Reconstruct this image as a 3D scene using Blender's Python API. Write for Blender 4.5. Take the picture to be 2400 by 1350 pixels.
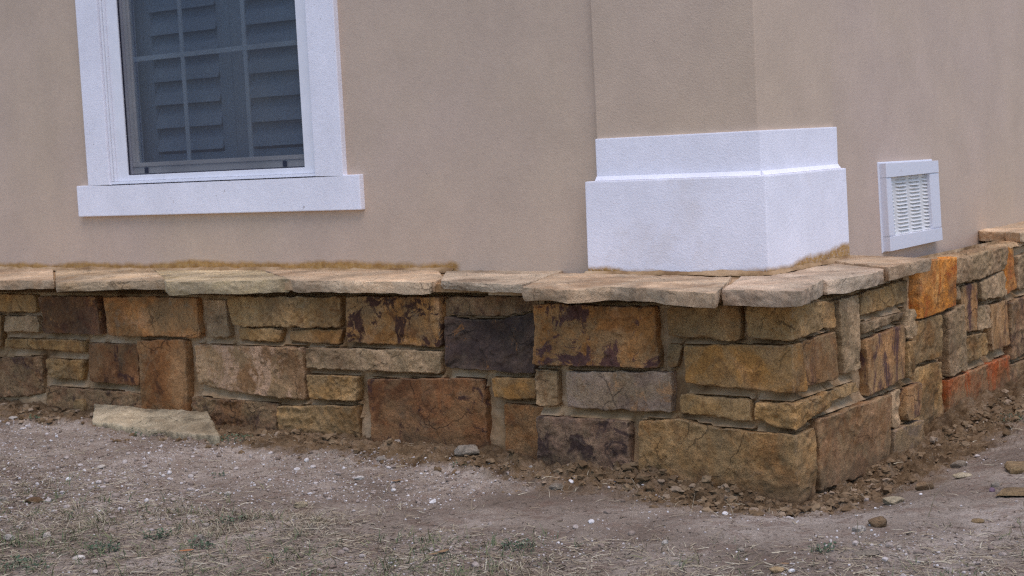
import bpy, math, random
import numpy as np
from mathutils import Matrix, Vector
for o in list(bpy.data.objects): bpy.data.objects.remove(o, do_unlink=True)
SC = bpy.context.scene; COL = SC.collection
random.seed(7); RNG = np.random.default_rng(7)

# ---------------------------------------------------------------- camera
FPX = 3922.8; YAW, PIT, ROL = 0.63089, 0.0842, -0.05068
_F = np.array([-math.sin(YAW)*math.cos(PIT), math.cos(YAW)*math.cos(PIT), -math.sin(PIT)])
_R0 = np.array([math.cos(YAW), math.sin(YAW), 0.0]); _U0 = np.cross(_R0, _F)
_R = math.cos(ROL)*_R0 + math.sin(ROL)*_U0
_U = -math.sin(ROL)*_R0 + math.cos(ROL)*_U0
def ray(p): return _F + _R*(p[0]-1200)/FPX - _U*(p[1]-675)/FPX
CAM = -ray((1868, 1192))*5.0
cd = bpy.data.cameras.new('camera'); cam = bpy.data.objects.new('camera', cd); COL.objects.link(cam)
cd.sensor_width = 36; cd.lens = 36*FPX/2400; cd.clip_start = .05; cd.clip_end = 500
M = Matrix(((_R[0], _U[0], -_F[0], CAM[0]), (_R[1], _U[1], -_F[1], CAM[1]), (_R[2], _U[2], -_F[2], CAM[2]), (0, 0, 0, 1)))
cam.matrix_world = M
cd.dof.use_dof = True; cd.dof.focus_distance = 4.95; cd.dof.aperture_fstop = 8
SC.camera = cam

# ---------------------------------------------------------------- light
w = bpy.data.worlds.new('World'); SC.world = w; w.use_nodes = True
nt = w.node_tree; bg = nt.nodes['Background']
sky = nt.nodes.new('ShaderNodeTexSky'); sky.sky_type = 'NISHITA'; sky.sun_disc = False
SUN_EL, SUN_AZ = math.radians(68), math.radians(125)   # azimuth from +Y towards +X
sky.sun_elevation = SUN_EL; sky.sun_rotation = SUN_AZ
sky.air_density = 1.0; sky.dust_density = 1.0; sky.ozone_density = 1.5
nt.links.new(sky.outputs[0], bg.inputs[0]); bg.inputs[1].default_value = 0.14
sd = bpy.data.lights.new('sun', 'SUN'); sun = bpy.data.objects.new('sun', sd); COL.objects.link(sun)
sd.energy = 1.6; sd.angle = math.radians(45); sd.color = (1.0, 0.90, 0.90)
sdir = Vector((math.sin(SUN_AZ)*math.cos(SUN_EL), math.cos(SUN_AZ)*math.cos(SUN_EL), math.sin(SUN_EL)))
sun.rotation_euler = (-sdir).to_track_quat('-Z', 'Y').to_euler()
SC.view_settings.view_transform = 'Standard'; SC.view_settings.look = 'None'
SC.view_settings.exposure = 0.52; SC.view_settings.gamma = 1.0
SC.cycles.use_denoising = False; SC.cycles.use_adaptive_sampling = False; SC.cycles.filter_width = 1.25
SC.cycles.max_bounces = 6; SC.cycles.transparent_max_bounces = 8

# ---------------------------------------------------------------- maths helpers
def onY(p, y): r = ray(p); t = (y-CAM[1])/r[1]; q = CAM+r*t; return (q[0], q[2])      # -> (x, z)
def onX(p, x): r = ray(p); t = (x-CAM[0])/r[0]; q = CAM+r*t; return (q[1], q[2])      # -> (y, z)
def onZ(p, z): r = ray(p); t = (z-CAM[2])/r[2]; q = CAM+r*t; return (q[0], q[1])      # -> (x, y)
def _hash(i, j, k, s):
    n = (i*374761393 + j*668265263 + k*2147483647 + s*974634777) & 0xffffffff
    n = ((n ^ (n >> 13))*1274126177) & 0xffffffff
    n = ((n ^ (n >> 16))*2246822519) & 0xffffffff
    return ((n ^ (n >> 15)) & 0xffffff)/0xffffff
def vnoise(x, y, z=0.0, s=0):
    x, y, z = np.broadcast_arrays(np.asarray(x, float), np.asarray(y, float), np.asarray(z, float))
    xi, yi, zi = (np.floor(a).astype(np.int64) for a in (x, y, z))
    fx, fy, fz = x-xi, y-yi, z-zi
    fx, fy, fz = (a*a*(3-2*a) for a in (fx, fy, fz))
    r = 0
    for a in (0, 1):
        for b in (0, 1):
            for c in (0, 1):
                r = r + _hash(xi+a, yi+b, zi+c, s)*(fx if a else 1-fx)*(fy if b else 1-fy)*(fz if c else 1-fz)
    return r*2-1
def fbm(x, y, z=0.0, s=0, o=4, g=.5):
    r = 0; a = 1; n = 0
    for i in range(o):
        r = r + a*vnoise(np.asarray(x)*2**i, np.asarray(y)*2**i, np.asarray(z)*2**i, s+i*17); n += a; a *= g
    return r/n
def sst(a, b, x): t = np.clip((np.asarray(x)-a)/(b-a), 0, 1); return t*t*(3-2*t)

# ground height
_WS = [-60, -4, -3.3, -2.5, -1.8, -1.2, -.6, -.27, 0, .4, .9, 1.2, 2, 4, 60]
_WZ = [.12, .12, .105, .088, .08, .066, .055, .028, .005, -.005, -.005, .035, .055, .1, .1]
def ground(x, y, detail=True):
    x = np.asarray(x, float); y = np.asarray(y, float)
    d = np.hypot(np.maximum(x, 0), np.maximum(-y, 0))
    s = np.minimum(x, 0)+np.maximum(y, 0)
    wz = np.interp(s, _WS, _WZ)
    out = .055 + .016*np.clip(-x-.8, 0, 3) + .03*sst(.2, 1.5, y) + .02*sst(.2, 1.2, x)
    t = sst(.04, .50, d)
    z = wz*(1-t)+out*t
    z = z + .016*fbm(x*2.2, y*2.2, 0, 3, 3)*t + .008*fbm(x*7, y*7, 0, 93, 2)*t
    if detail:
        strip = (1-sst(.10, .36+.12*fbm(x*3, y*3, 0, 9, 2), d))*np.where(x < -1.05, .55, 1)*np.where(d > 0, 1, 1)
        c = np.abs(fbm(x*14, y*14, 1, 5, 4, .6))
        z = z + strip*(.060*(c-.16)+.024*fbm(x*34, y*34, 0, 6, 4, .6)+.011*fbm(x*80, y*80, 0, 61, 2))
        z = z + .030*np.exp(-((d-.05)/.12)**2)*np.clip(.45+fbm(x*3.3, y*3.3, 0, 71, 3)*1.6, 0, 1.2)*np.where(x < -1.05, .6, 1)
        z = z + .006*fbm(x*20, y*20, 0, 8, 4, .6)+.0018*fbm(x*80, y*80, 0, 4, 2)
    return z
def gpt(p):                                   # where a sight line meets the ground
    r = ray(p); lo, hi = 2.0, 14.0; t = lo
    while t < hi:
        q = CAM+r*t
        if q[2] < float(ground(q[0], q[1], False)): break
        t += .01
    return q

# ---------------------------------------------------------------- materials
class NT:
    def __init__(s, name):
        s.m = bpy.data.materials.new(name); s.m.use_nodes = True; s.t = s.m.node_tree; s.n = s.t.nodes; s.l = s.t.links
        s.b = s.n['Principled BSDF']; s.tc = s.n.new('ShaderNodeTexCoord'); s.g = s.n.new('ShaderNodeNewGeometry')
        s.b.inputs['Roughness'].default_value = .85; s.b.inputs['Specular IOR Level'].default_value = .3
    def _in(s, sock, v):
        if v is None: return
        if isinstance(v, bpy.types.NodeSocket): s.l.new(v, sock)
        else: sock.default_value = v
    def obj_vec(s, off=None, scale=(1, 1, 1), rot=(0, 0, 0), rnd=True):
        v = s.g.outputs['Position']
        mp = s.n.new('ShaderNodeMapping'); s.l.new(v, mp.inputs[0]); mp.inputs['Scale'].default_value = scale
        mp.inputs['Rotation'].default_value = rot
        if rnd:
            oi = s.n.new('ShaderNodeObjectInfo'); mu = s.math('MULTIPLY', oi.outputs['Random'], 37.0)
            cx_ = s.n.new('ShaderNodeCombineXYZ')
            for i in range(3): s.l.new(mu, cx_.inputs[i])
            s.l.new(cx_.outputs[0], mp.inputs['Location'])
        return mp.outputs[0]
    def noise(s, vec, scale, detail=4, rough=.55, dist=0):
        n = s.n.new('ShaderNodeTexNoise'); s.l.new(vec, n.inputs['Vector'])
        n.inputs['Scale'].default_value = scale; n.inputs['Detail'].default_value = detail
        n.inputs['Roughness'].default_value = rough; n.inputs['Distortion'].default_value = dist
        return n.outputs[0]
    def vor(s, vec, scale, feat='F1', out='Distance'):
        n = s.n.new('ShaderNodeTexVoronoi'); n.feature = feat; s.l.new(vec, n.inputs['Vector']); n.inputs['Scale'].default_value = scale
        return n.outputs[out]
    def ramp(s, fac, stops, interp='LINEAR'):
        r = s.n.new('ShaderNodeValToRGB'); s._in(r.inputs[0], fac); e = r.color_ramp; e.interpolation = interp
        while len(e.elements) < len(stops): e.elements.new(.5)
        for k, (p, c) in zip(e.elements, stops):
            k.position = p; k.color = (c, c, c, 1) if not hasattr(c, '__len__') else (*c, 1)
        return r.outputs[0]
    def mix(s, fac, a, b, mode='MIX'):
        m = s.n.new('ShaderNodeMix'); m.data_type = 'RGBA'; m.blend_type = mode
        s._in(m.inputs[0], fac)
        for i, v in ((6, a), (7, b)): s._in(m.inputs[i], v if isinstance(v, bpy.types.NodeSocket) else (*v, 1))
        return m.outputs[2]
    def math(s, op, a, b=None, c=None):
        m = s.n.new('ShaderNodeMath'); m.operation = op; s._in(m.inputs[0], a); s._in(m.inputs[1], b)
        if c is not None: s._in(m.inputs[2], c)
        return m.outputs[0]
    def sep(s):
        x = s.n.new('ShaderNodeSeparateXYZ'); s.l.new(s.g.outputs['Position'], x.inputs[0]); return x.outputs
    def bump(s, h, dist, strength=1.0, nrm=None):
        b = s.n.new('ShaderNodeBump'); s._in(b.inputs['Height'], h); b.inputs['Distance'].default_value = dist
        b.inputs['Strength'].default_value = strength
        if nrm: s.l.new(nrm, b.inputs['Normal'])
        s.l.new(b.outputs[0], s.b.inputs['Normal']); return b.outputs[0]
    def col(s, c): s._in(s.b.inputs['Base Color'], c if isinstance(c, bpy.types.NodeSocket) else (*c, 1)); return s.m

def sc(c, k): return tuple(min(1, v*k) for v in c)
def adj(c, m=(1.20, .885, .70)): return (min(1, c[0]*m[0]), c[1]*m[1], c[2]*m[2])
def stone_mat(name, a, b, c, accent=None, acc=(.55, .62), streak=None, pale=.25, ascale=9, mscale=7, dust=.45, dustc=(.36,.25,.125), rust=.6, foot=True, pit=1.0, k=1.27, ad=(1.20, .885, .71)):
    a, b, c = (sc(adj(q, ad), k) for q in (a, b, c))
    t = NT(name); sx = streak or (1, 1, 1)
    v = t.obj_vec(scale=sx); vr = t.obj_vec()
    n1 = t.noise(v, mscale, 10, .66, .9)
    base = t.ramp(n1, [(.36, sc(a, .8)), (.46, b), (.53, sc(b, 1.08)), (.63, sc(c, 1.12))])
    n3 = t.noise(vr, 2.8, 4, .55, .3)                                       # broad tone drift
    base = t.mix(1, base, t.ramp(n3, [(.37, (.62,.58,.54)), (.5, (1,1,1)), (.63, (1.32,1.30,1.28))]), 'MULTIPLY')
    rs = t.noise(t.obj_vec(rot=(1, .4, .2)), 4.5, 9, .72, 1.0)               # rusty blooms
    base = t.mix(t.ramp(rs, [(.515, 0), (.575, rust)]), base, (.22,.098,.030))
    du = t.noise(t.obj_vec(rot=(.2, .9, .5)), 6.5, 9, .7, .5)                # dusty mortar film
    base = t.mix(t.ramp(du, [(.44, 0), (.56, dust)]), base, dustc)
    if accent:
        n2 = t.noise(t.obj_vec(scale=(sx[0]*1.1, sx[1]*1.1, sx[2]), rot=(.5, .2, .8) if not streak else (0, 0, 0)), ascale, 11, .74, .7)
        base = t.mix(t.ramp(n2, [(acc[0], 0), (acc[1], 1)]), base, sc(adj(accent, ad), k))
    dk = t.noise(vr, 34, 6, .72, .8)                                        # dark specks and veins
    base = t.mix(t.ramp(dk, [(.58, 0), (.72, .6)]), base, sc(a, .42))
    sm = t.noise(vr, 15, 8, .75, .4)                                        # dried mortar smears
    base = t.mix(t.ramp(sm, [(.57, 0), (.68, pale)]), base, (.38,.29,.19))
    g = t.noise(vr, 210, 4, .8)                                             # grain
    base = t.mix(1, base, t.ramp(g, [(.30, 1-.42*pit), (.5, 1.02), (.70, 1+.38*pit)]), 'MULTIPLY')
    g2 = t.noise(vr, 62, 8, .78, .4)                                        # coarse pitting
    base = t.mix(1, base, t.ramp(g2, [(.36, 1-.28*pit), (.47, 1.0), (.62, 1+.16*pit)]), 'MULTIPLY')
    wv = t.n.new('ShaderNodeMix'); wv.data_type = 'VECTOR'; wv.inputs[0].default_value = .09
    nn = t.n.new('ShaderNodeTexNoise'); t.l.new(vr, nn.inputs['Vector']); nn.inputs['Scale'].default_value = 9; nn.inputs['Detail'].default_value = 5
    t.l.new(vr, wv.inputs[4]); t.l.new(nn.outputs['Color'], wv.inputs[5])
    ck = t.vor(wv.outputs[1], 7, 'DISTANCE_TO_EDGE')
    cm = t.math('MULTIPLY', t.ramp(ck, [(.003, 1), (.016, 0)]), t.ramp(t.noise(vr, 4, 2), [(.54, 0), (.62, .6)]))   # hairline cleavage
    base = t.mix(cm, base, sc(a, .30))
    ed = t.ramp(t.g.outputs['Pointiness'], [(.52, 0), (.60, .35)])           # rubbed arrises
    base = t.mix(ed, base, (.40,.31,.20))
    z = t.math('ADD', t.sep()[2], t.math('MULTIPLY', t.noise(vr, 7, 6, .65), .22))
    if foot: base = t.mix(t.ramp(z, [(.12, .7), (.24, 0)]), base, (.17,.105,.055))     # soil splash at the foot
    t.col(base)
    h1 = t.noise(v, 26, 8, .68, .6); h2 = t.noise(vr, 150, 5, .75)
    nb = t.bump(h1, .013, .9); nb = t.bump(t.math('MULTIPLY', cm, -1.0), .006, 1.0, nb); t.bump(h2, .006, 1.0, nb)
    t.b.inputs['Roughness'].default_value = .88
    return t.m
ST = {
 'tan':    stone_mat('tan_sandstone', (.16,.115,.048), (.25,.185,.080), (.32,.25,.125)),
 'grey':   stone_mat('grey_sandstone', (.19,.165,.105), (.28,.245,.165), (.36,.32,.225), rust=.25),
 'pale':   stone_mat('pale_sandstone', (.22,.175,.10), (.34,.275,.165), (.43,.35,.22), pale=.35),
 'ochre':  stone_mat('ochre_sandstone', (.17,.105,.035), (.25,.16,.052), (.30,.20,.085)),
 'honey':  stone_mat('honey_sandstone', (.19,.115,.048), (.30,.18,.072), (.35,.225,.115), pale=.4),
 'rust':   stone_mat('rusty_sandstone', (.075,.042,.022), (.15,.082,.036), (.23,.14,.068), accent=(.05,.028,.022), acc=(.55,.60), dust=.25, rust=.4),
 'copper': stone_mat('copper_sandstone', (.13,.070,.030), (.21,.118,.046), (.26,.16,.075), mscale=9, dust=.35),
 'plum':   stone_mat('plum_brown_sandstone', (.055,.035,.028), (.11,.065,.042), (.17,.095,.04), accent=(.30,.20,.09), acc=(.58,.62), dust=.15, rust=.4),
 'slate':  stone_mat('dark_slate_stone', (.040,.034,.034), (.056,.047,.046), (.085,.070,.064), accent=(.20,.12,.05), acc=(.60,.64), dust=.10, pale=.15, rust=.12),
 'patch':  stone_mat('mottled_sandstone', (.21,.12,.04), (.30,.175,.06), (.34,.22,.10), accent=(.075,.045,.042), acc=(.515,.545), ascale=6.5),
 'speck':  stone_mat('speckled_brown_sandstone', (.15,.08,.03), (.26,.16,.055), (.30,.20,.10), accent=(.05,.028,.02), acc=(.50,.545), ascale=13),
 'swirl':  stone_mat('swirled_sandstone', (.17,.125,.07), (.27,.205,.12), (.33,.27,.18), accent=(.36,.30,.22), acc=(.50,.56), ascale=7, pale=.5),
 'blue':   stone_mat('blue_grey_sandstone', (.20,.19,.165), (.26,.245,.215), (.30,.28,.245), accent=(.30,.215,.12), acc=(.55,.62), dust=.4),
 'orange': stone_mat('bright_orange_sandstone', (.28,.115,.022), (.45,.22,.036), (.50,.31,.10), accent=(.30,.10,.02), acc=(.50,.62), pale=.2, dust=.3),
 'red':    stone_mat('red_orange_sandstone', (.16,.065,.024), (.235,.105,.040), (.28,.18,.095), accent=(.30,.085,.02), acc=(.52,.62), streak=(1,1,.5), dust=.5),
 'stripe': stone_mat('vertically_streaked_sandstone', (.16,.115,.06), (.27,.19,.09), (.33,.26,.16), accent=(.12,.075,.045), acc=(.52,.62), streak=(1.6,1.6,.22)),
 'streak': stone_mat('purple_streaked_sandstone', (.20,.125,.055), (.28,.19,.09), (.33,.24,.13), accent=(.085,.055,.052), acc=(.50,.58), streak=(1.5,1.5,.5), ascale=9),
 'murk':   stone_mat('murky_brown_sandstone', (.095,.065,.04), (.17,.12,.07), (.24,.175,.11), accent=(.055,.036,.03), acc=(.52,.63)),
}
def mortar_mat():
    t = NT('sandy_mortar'); v = t.obj_vec(rnd=False)
    c = t.ramp(t.noise(v, 6, 6, .6), [(.36, (.21,.118,.052)), (.46, (.33,.205,.100)), (.56, (.42,.275,.150)), (.68, (.50,.355,.215))])
    z = t.sep()[2]
    damp = t.math('ADD', z, t.math('MULTIPLY', t.noise(v, 5, 4), .3))
    c = t.mix(t.ramp(damp, [(.12, .7), (.34, 0)]), c, (.17,.095,.045))
    c = t.mix(1, c, t.ramp(t.noise(v, 300, 3, .7), [(.25, .75), (.75, 1.2)]), 'MULTIPLY')
    t.col(c); nb = t.bump(t.noise(v, 45, 5, .6), .006, .6); t.bump(t.noise(v, 350, 3, .7), .002, .8, nb); return t.m
M_MORTAR = mortar_mat()
def plaster(name, base, var, stain='none'):
    t = NT(name); v = t.obj_vec(rnd=False); S = t.sep()
    c = t.ramp(t.noise(v, 1.1, 4, .5), [(.3, base), (.7, var)])
    c = t.mix(1, c, t.ramp(t.noise(v, 5, 5, .6), [(.35, .95), (.65, 1.04)]), 'MULTIPLY')
    c = t.mix(1, c, t.ramp(t.noise(v, 42, 5, .65), [(.35, .965), (.65, 1.025)]), 'MULTIPLY')
    c = t.mix(t.ramp(t.noise(v, 21, 3, .5), [(.72, 0), (.80, .30)]), c, sc(base, .5))          # odd scuffs
    sk = t.math('MULTIPLY', t.ramp(t.noise(v, 75, 3, .5), [(.70, 0), (.74, 1)]), t.ramp(t.noise(v, 2.3, 3), [(.5, 0), (.6, .8)]))
    c = t.mix(sk, c, (.30,.24,.20))                                                      # specks of grit
    if stain == 'base':
        c = t.mix(t.ramp(t.noise(v, 4, 7, .7), [(.55, 0), (.72, .30)]), c, (.55,.46,.38))
    if stain != 'none':
        flat = t.obj_vec(scale=(1, 1, 1), rnd=False)
        th = t.math('ADD', t.math('MULTIPLY', t.noise(flat, 3.2, 2, .5), .085 if stain == 'base' else .06), t.math('MULTIPLY', t.noise(flat, 26, 4, .6), .020))
        top = t.math('ADD', th, .668-.032 if stain == 'base' else .668-.001)
        if stain == 'base':      # soiled higher along the right-hand side
            top = t.math('ADD', top, t.math('MULTIPLY', t.math('MINIMUM', t.math('MAXIMUM', t.math('SUBTRACT', S[1], .42), 0.0), .5), .06))
        f = t.math('MULTIPLY', t.math('SUBTRACT', top, S[2]), 60.0); 
        mm_ = t.n.new('ShaderNodeClamp'); t.l.new(f, mm_.inputs[0]); f = mm_.outputs[0]
        if stain == 'wall':
            xr = t.math('MULTIPLY', t.math('SUBTRACT', -1.585, S[0]), 40.0)
            m2 = t.n.new('ShaderNodeClamp'); t.l.new(xr, m2.inputs[0]); f = t.math('MULTIPLY', f, m2.outputs[0])
        f = t.math('MULTIPLY', f, t.ramp(t.noise(v, 130, 3, .7), [(.3, .6), (.5, 1)]))
        c = t.mix(f, c, t.ramp(t.noise(v, 30, 4), [(.35, (.30,.155,.042)), (.65, (.46,.265,.085))]))
    t.col(c); t.b.inputs['Roughness'].default_value = .75
    bb = t.bump(t.ramp(t.noise(v, 150, 3, .6, .2), [(.35, 0), (.65, 1)]), .0018, .28)
    t.bump(t.noise(v, 300, 2, .6), .0012, .5, bb)
    return t.m
M_STUC = plaster('beige_stucco', (.54,.41,.295), (.56,.425,.34), 'wall')
M_SHAFT = plaster('beige_stucco_pilaster', (.54,.41,.295), (.55,.418,.325))
M_WHITE = plaster('white_painted_plaster', (.83,.81,.87), (.86,.84,.90))
M_WBASE = plaster('white_painted_plaster_soiled', (.83,.81,.87), (.86,.84,.90), 'base')
def simple(name, c, rough=.5, spec=.4, nv=0, bump=0, bs=200):
    t = NT(name); v = t.obj_vec(rnd=False)
    if nv: c = t.mix(1, c, t.ramp(t.noise(v, 18, 5, .6), [(.3, 1-nv), (.7, 1+nv*.4)]), 'MULTIPLY')
    t.col(c); t.b.inputs['Roughness'].default_value = rough; t.b.inputs['Specular IOR Level'].default_value = spec
    if bump: t.bump(t.noise(v, bs, 3), bump, .6)
    return t.m
M_VINYL = simple('white_vinyl', (.80,.79,.84), .35, .5, .06)
M_SASH = simple('greyed_sash', (.85,.83,.80), .4, .5, .08)
M_SHUT = simple('painted_shutter', (.42,.47,.54), .45, .4, .05)
M_DARK = simple('black_rubber', (.015,.015,.03), .6)
M_ROOM = simple('dim_room', (.10,.10,.10), .9)
M_LATCH = simple('dark_latch', (.03,.03,.06), .5)
def vent_mat():
    t = NT('white_chipped_paint'); v = t.obj_vec(rnd=False)
    c = t.mix(t.ramp(t.noise(v, 30, 6, .7), [(.66, 0), (.72, .5)]), (.70,.70,.76), (.30,.25,.22))
    t.col(c); t.b.inputs['Roughness'].default_value = .45; t.bump(t.noise(v, 60, 4), .002, .5); return t.m
M_VENT = vent_mat()
M_GRILLE = simple('white_grille_paint', (.74,.72,.70), .5, .4, .08)
def glass_mat(name, tr, gloss_c, gf, rough=.03):
    t = NT(name); n = t.n; out = n['Material Output']
    a = n.new('ShaderNodeBsdfTransparent'); a.inputs[0].default_value = (*tr, 1)
    g = n.new('ShaderNodeBsdfGlossy'); g.inputs[0].default_value = (*gloss_c, 1); g.inputs['Roughness'].default_value = rough
    m = n.new('ShaderNodeMixShader'); t._in(m.inputs[0], gf); t.l.new(a.outputs[0], m.inputs[1]); t.l.new(g.outputs[0], m.inputs[2])
    t.l.new(m.outputs[0], out.inputs[0]); n.remove(t.b); return t.m
M_GLASS = glass_mat('window_glass', (.78,.86,.92), (.9,.9,.9), .09)
def reflect_haze(m, amt):  # uneven reflections painted onto the glass as pale diffuse streaks
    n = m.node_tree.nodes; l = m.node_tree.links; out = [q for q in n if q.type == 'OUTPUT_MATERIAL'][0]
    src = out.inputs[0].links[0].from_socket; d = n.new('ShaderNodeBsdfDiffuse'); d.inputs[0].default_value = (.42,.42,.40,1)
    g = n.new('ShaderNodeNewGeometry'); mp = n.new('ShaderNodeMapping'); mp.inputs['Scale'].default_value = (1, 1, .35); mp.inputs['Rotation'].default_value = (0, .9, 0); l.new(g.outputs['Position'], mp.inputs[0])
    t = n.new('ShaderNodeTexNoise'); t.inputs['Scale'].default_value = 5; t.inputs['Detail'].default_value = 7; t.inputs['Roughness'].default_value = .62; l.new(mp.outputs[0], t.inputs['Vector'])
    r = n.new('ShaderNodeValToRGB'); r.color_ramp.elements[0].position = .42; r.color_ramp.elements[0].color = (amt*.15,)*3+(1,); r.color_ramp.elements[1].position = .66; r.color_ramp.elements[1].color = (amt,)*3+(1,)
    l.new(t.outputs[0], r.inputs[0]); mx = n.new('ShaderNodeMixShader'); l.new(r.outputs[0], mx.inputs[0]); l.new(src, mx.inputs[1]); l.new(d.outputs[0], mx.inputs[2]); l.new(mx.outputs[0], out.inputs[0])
reflect_haze(M_GLASS, .20)
def screen_mat():
    t = NT('insect_screen_mesh'); n = t.n; out = n['Material Output']; v = t.obj_vec(rnd=False)
    a = n.new('ShaderNodeBsdfTransparent'); d = n.new('ShaderNodeBsdfDiffuse'); d.inputs[0].default_value = (.05,.058,.085,1)
    m = n.new('ShaderNodeMixShader'); f = t.ramp(t.noise(v, 3, 3), [(.3, .48), (.7, .60)])
    t.l.new(f, m.inputs[0]); t.l.new(a.outputs[0], m.inputs[1]); t.l.new(d.outputs[0], m.inputs[2])
    t.l.new(m.outputs[0], out.inputs[0]); n.remove(t.b); return t.m
M_SCREEN = screen_mat()
def dirt_mat():
    t = NT('packed_dirt'); v = t.obj_vec(rnd=False); S = t.sep()
    c = t.ramp(t.noise(v, 2.2, 8, .62, .4), [(.36, (.20,.150,.112)), (.46, (.29,.228,.176)), (.54, (.345,.277,.217)), (.65, (.45,.37,.30))])
    c = t.mix(t.ramp(t.noise(v, 14, 6, .7), [(.50, 0), (.62, .6)]), c, (.22,.145,.105))
    # brown disturbed soil beside the wall
    dx = t.math('MAXIMUM', S[0], 0.0); dy = t.math('MAXIMUM', t.math('MULTIPLY', S[1], -1.0), 0.0)
    d = t.math('SQRT', t.math('ADD', t.math('MULTIPLY', dx, dx), t.math('MULTIPLY', dy, dy)))
    d = t.math('ADD', d, t.math('MULTIPLY', t.math('SUBTRACT', t.noise(v, 4, 8, .72), .5), .62))
    lf = t.ramp(t.math('MULTIPLY', t.math('ADD', S[0], 2.2), .4), [(.2, .72), (.6, 1)])
    f = t.ramp(t.math('DIVIDE', d, lf), [(.17, 1), (.31, 0)])
    soil = t.ramp(t.noise(v, 11, 7, .65), [(.36, (.095,.057,.028)), (.5, (.18,.115,.060)), (.64, (.26,.175,.105))])
    c = t.mix(f, c, soil)
    c = t.mix(1, c, t.ramp(t.noise(v, 120, 4, .75), [(.25, .6), (.75, 1.35)]), 'MULTIPLY')
    sp = t.vor(v, 170); c = t.mix(t.math('MULTIPLY', t.ramp(sp, [(.10, .7), (.22, 0)]), t.ramp(t.noise(v, 20, 4), [(.5, 0), (.6, 1)])), c, (.42,.38,.33))
    t.col(c); t.b.inputs['Roughness'].default_value = .95; t.b.inputs['Specular IOR Level'].default_value = .15
    nb = t.bump(t.noise(v, 48, 7, .72), .016, .9); t.bump(t.noise(v, 260, 4, .75), .004, .8, nb); return t.m
M_DIRT = dirt_mat()
def vari(name, stops, rough=.9, bump=.003, bs=160):
    t = NT(name); v = t.obj_vec(rnd=False); r = t.g.outputs['Random Per Island']
    c = t.ramp(r, stops)
    c = t.mix(1, c, t.ramp(t.noise(v, 90, 4, .6), [(.3, .78), (.7, 1.18)]), 'MULTIPLY')
    t.col(c); t.b.inputs['Roughness'].default_value = rough
    if bump: t.bump(t.noise(v, bs, 3), bump, .7)
    return t.m
M_PEB = vari('pebble_mix', [(0, (.17,.125,.095)), (.45, (.27,.21,.17)), (.70, (.40,.34,.30)), (.88, (.50,.45,.42)), (1, (.64,.61,.59))])
M_CLOD = vari('soil_clods', [(0, (.11,.067,.033)), (.5, (.165,.105,.055)), (.85, (.22,.15,.085)), (1, (.30,.22,.15))], 1, .004, 120)
M_STRAW = vari('dry_straw', [(0, (.16,.115,.075)), (.4, (.27,.21,.14)), (.75, (.36,.30,.20)), (1, (.44,.39,.29))], .8, 0)
M_GREEN = vari('weedy_green', [(0, (.05,.075,.035)), (.5, (.10,.125,.055)), (.8, (.16,.16,.07)), (1, (.22,.19,.10))], .7, 0)
M_WEED = vari('weed_leaf_green', [(0, (.035,.06,.035)), (.6, (.07,.105,.055)), (1, (.12,.16,.09))], .6, 0)
M_LEAF = simple('orange_dead_leaf', (.36,.13,.045), .7, .3, .3)
M_LEAFB = simple('brown_dead_leaf', (.27,.16,.08), .8, .3, .3)
def rock_mat(name, a, b): return stone_mat(name, sc(a, .75), a, b, pale=.15, rust=.10, dust=.1, foot=False, k=1, ad=(1, .98, .92))
R_WHITE = rock_mat('whitish_rock', (.42,.38,.35), (.58,.55,.53)); R_GREY = rock_mat('greyish_rock', (.26,.22,.18), (.36,.32,.27))
R_TAN = rock_mat('tan_rock', (.42,.35,.24), (.50,.42,.30)); R_OCH = rock_mat('ochre_rock', (.28,.19,.10), (.36,.26,.15))
R_SOIL = rock_mat('soil_lump', (.16,.10,.055), (.23,.155,.095))

# ---------------------------------------------------------------- object helpers
def mesh_obj(name, V, Fc, mat, parent=None, sharp=None, smooth=True, uv=None):
    V = np.asarray(V, float); c = V.mean(0) if parent is None or True else 0
    me = bpy.data.meshes.new(name)
    base = np.array(parent.matrix_world.translation) if parent else np.zeros(3)
    me.from_pydata((V-c).tolist(), [], [tuple(int(i) for i in f) for f in Fc]); me.update()
    if smooth: me.polygons.foreach_set('use_smooth', [True]*len(me.polygons))
    if sharp: me.set_sharp_from_angle(angle=math.radians(sharp))
    me.materials.append(mat)
    o = bpy.data.objects.new(name, me); COL.objects.link(o)
    if parent:
        o.parent = parent
        p = parent; acc = np.zeros(3)
        while p: acc += np.array(p.location); p = p.parent
        o.location = c-acc
    else: o.location = c
    return o
def empty(name, loc, parent=None):
    o = bpy.data.objects.new(name, None); COL.objects.link(o); o.empty_display_size = .1
    if parent: o.parent = parent; o.location = Vector(loc)-parent.location
    else: o.location = loc
    return o
def tag(o, label=None, cat=None, group=None, kind=None):
    if label and not kind: kind = 'thing'
    for k, v in (('label', label), ('category', cat), ('group', group), ('kind', kind)):
        if v: o[k] = v
    return o
def patch_faces(nu, nv, off=0, flip=False):
    f = []
    for j in range(nv-1):
        for i in range(nu-1):
            a = off+j*nu+i; q = (a, a+1, a+nu+1, a+nu)
            f.append(q[::-1] if flip else q)
    return f
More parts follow.
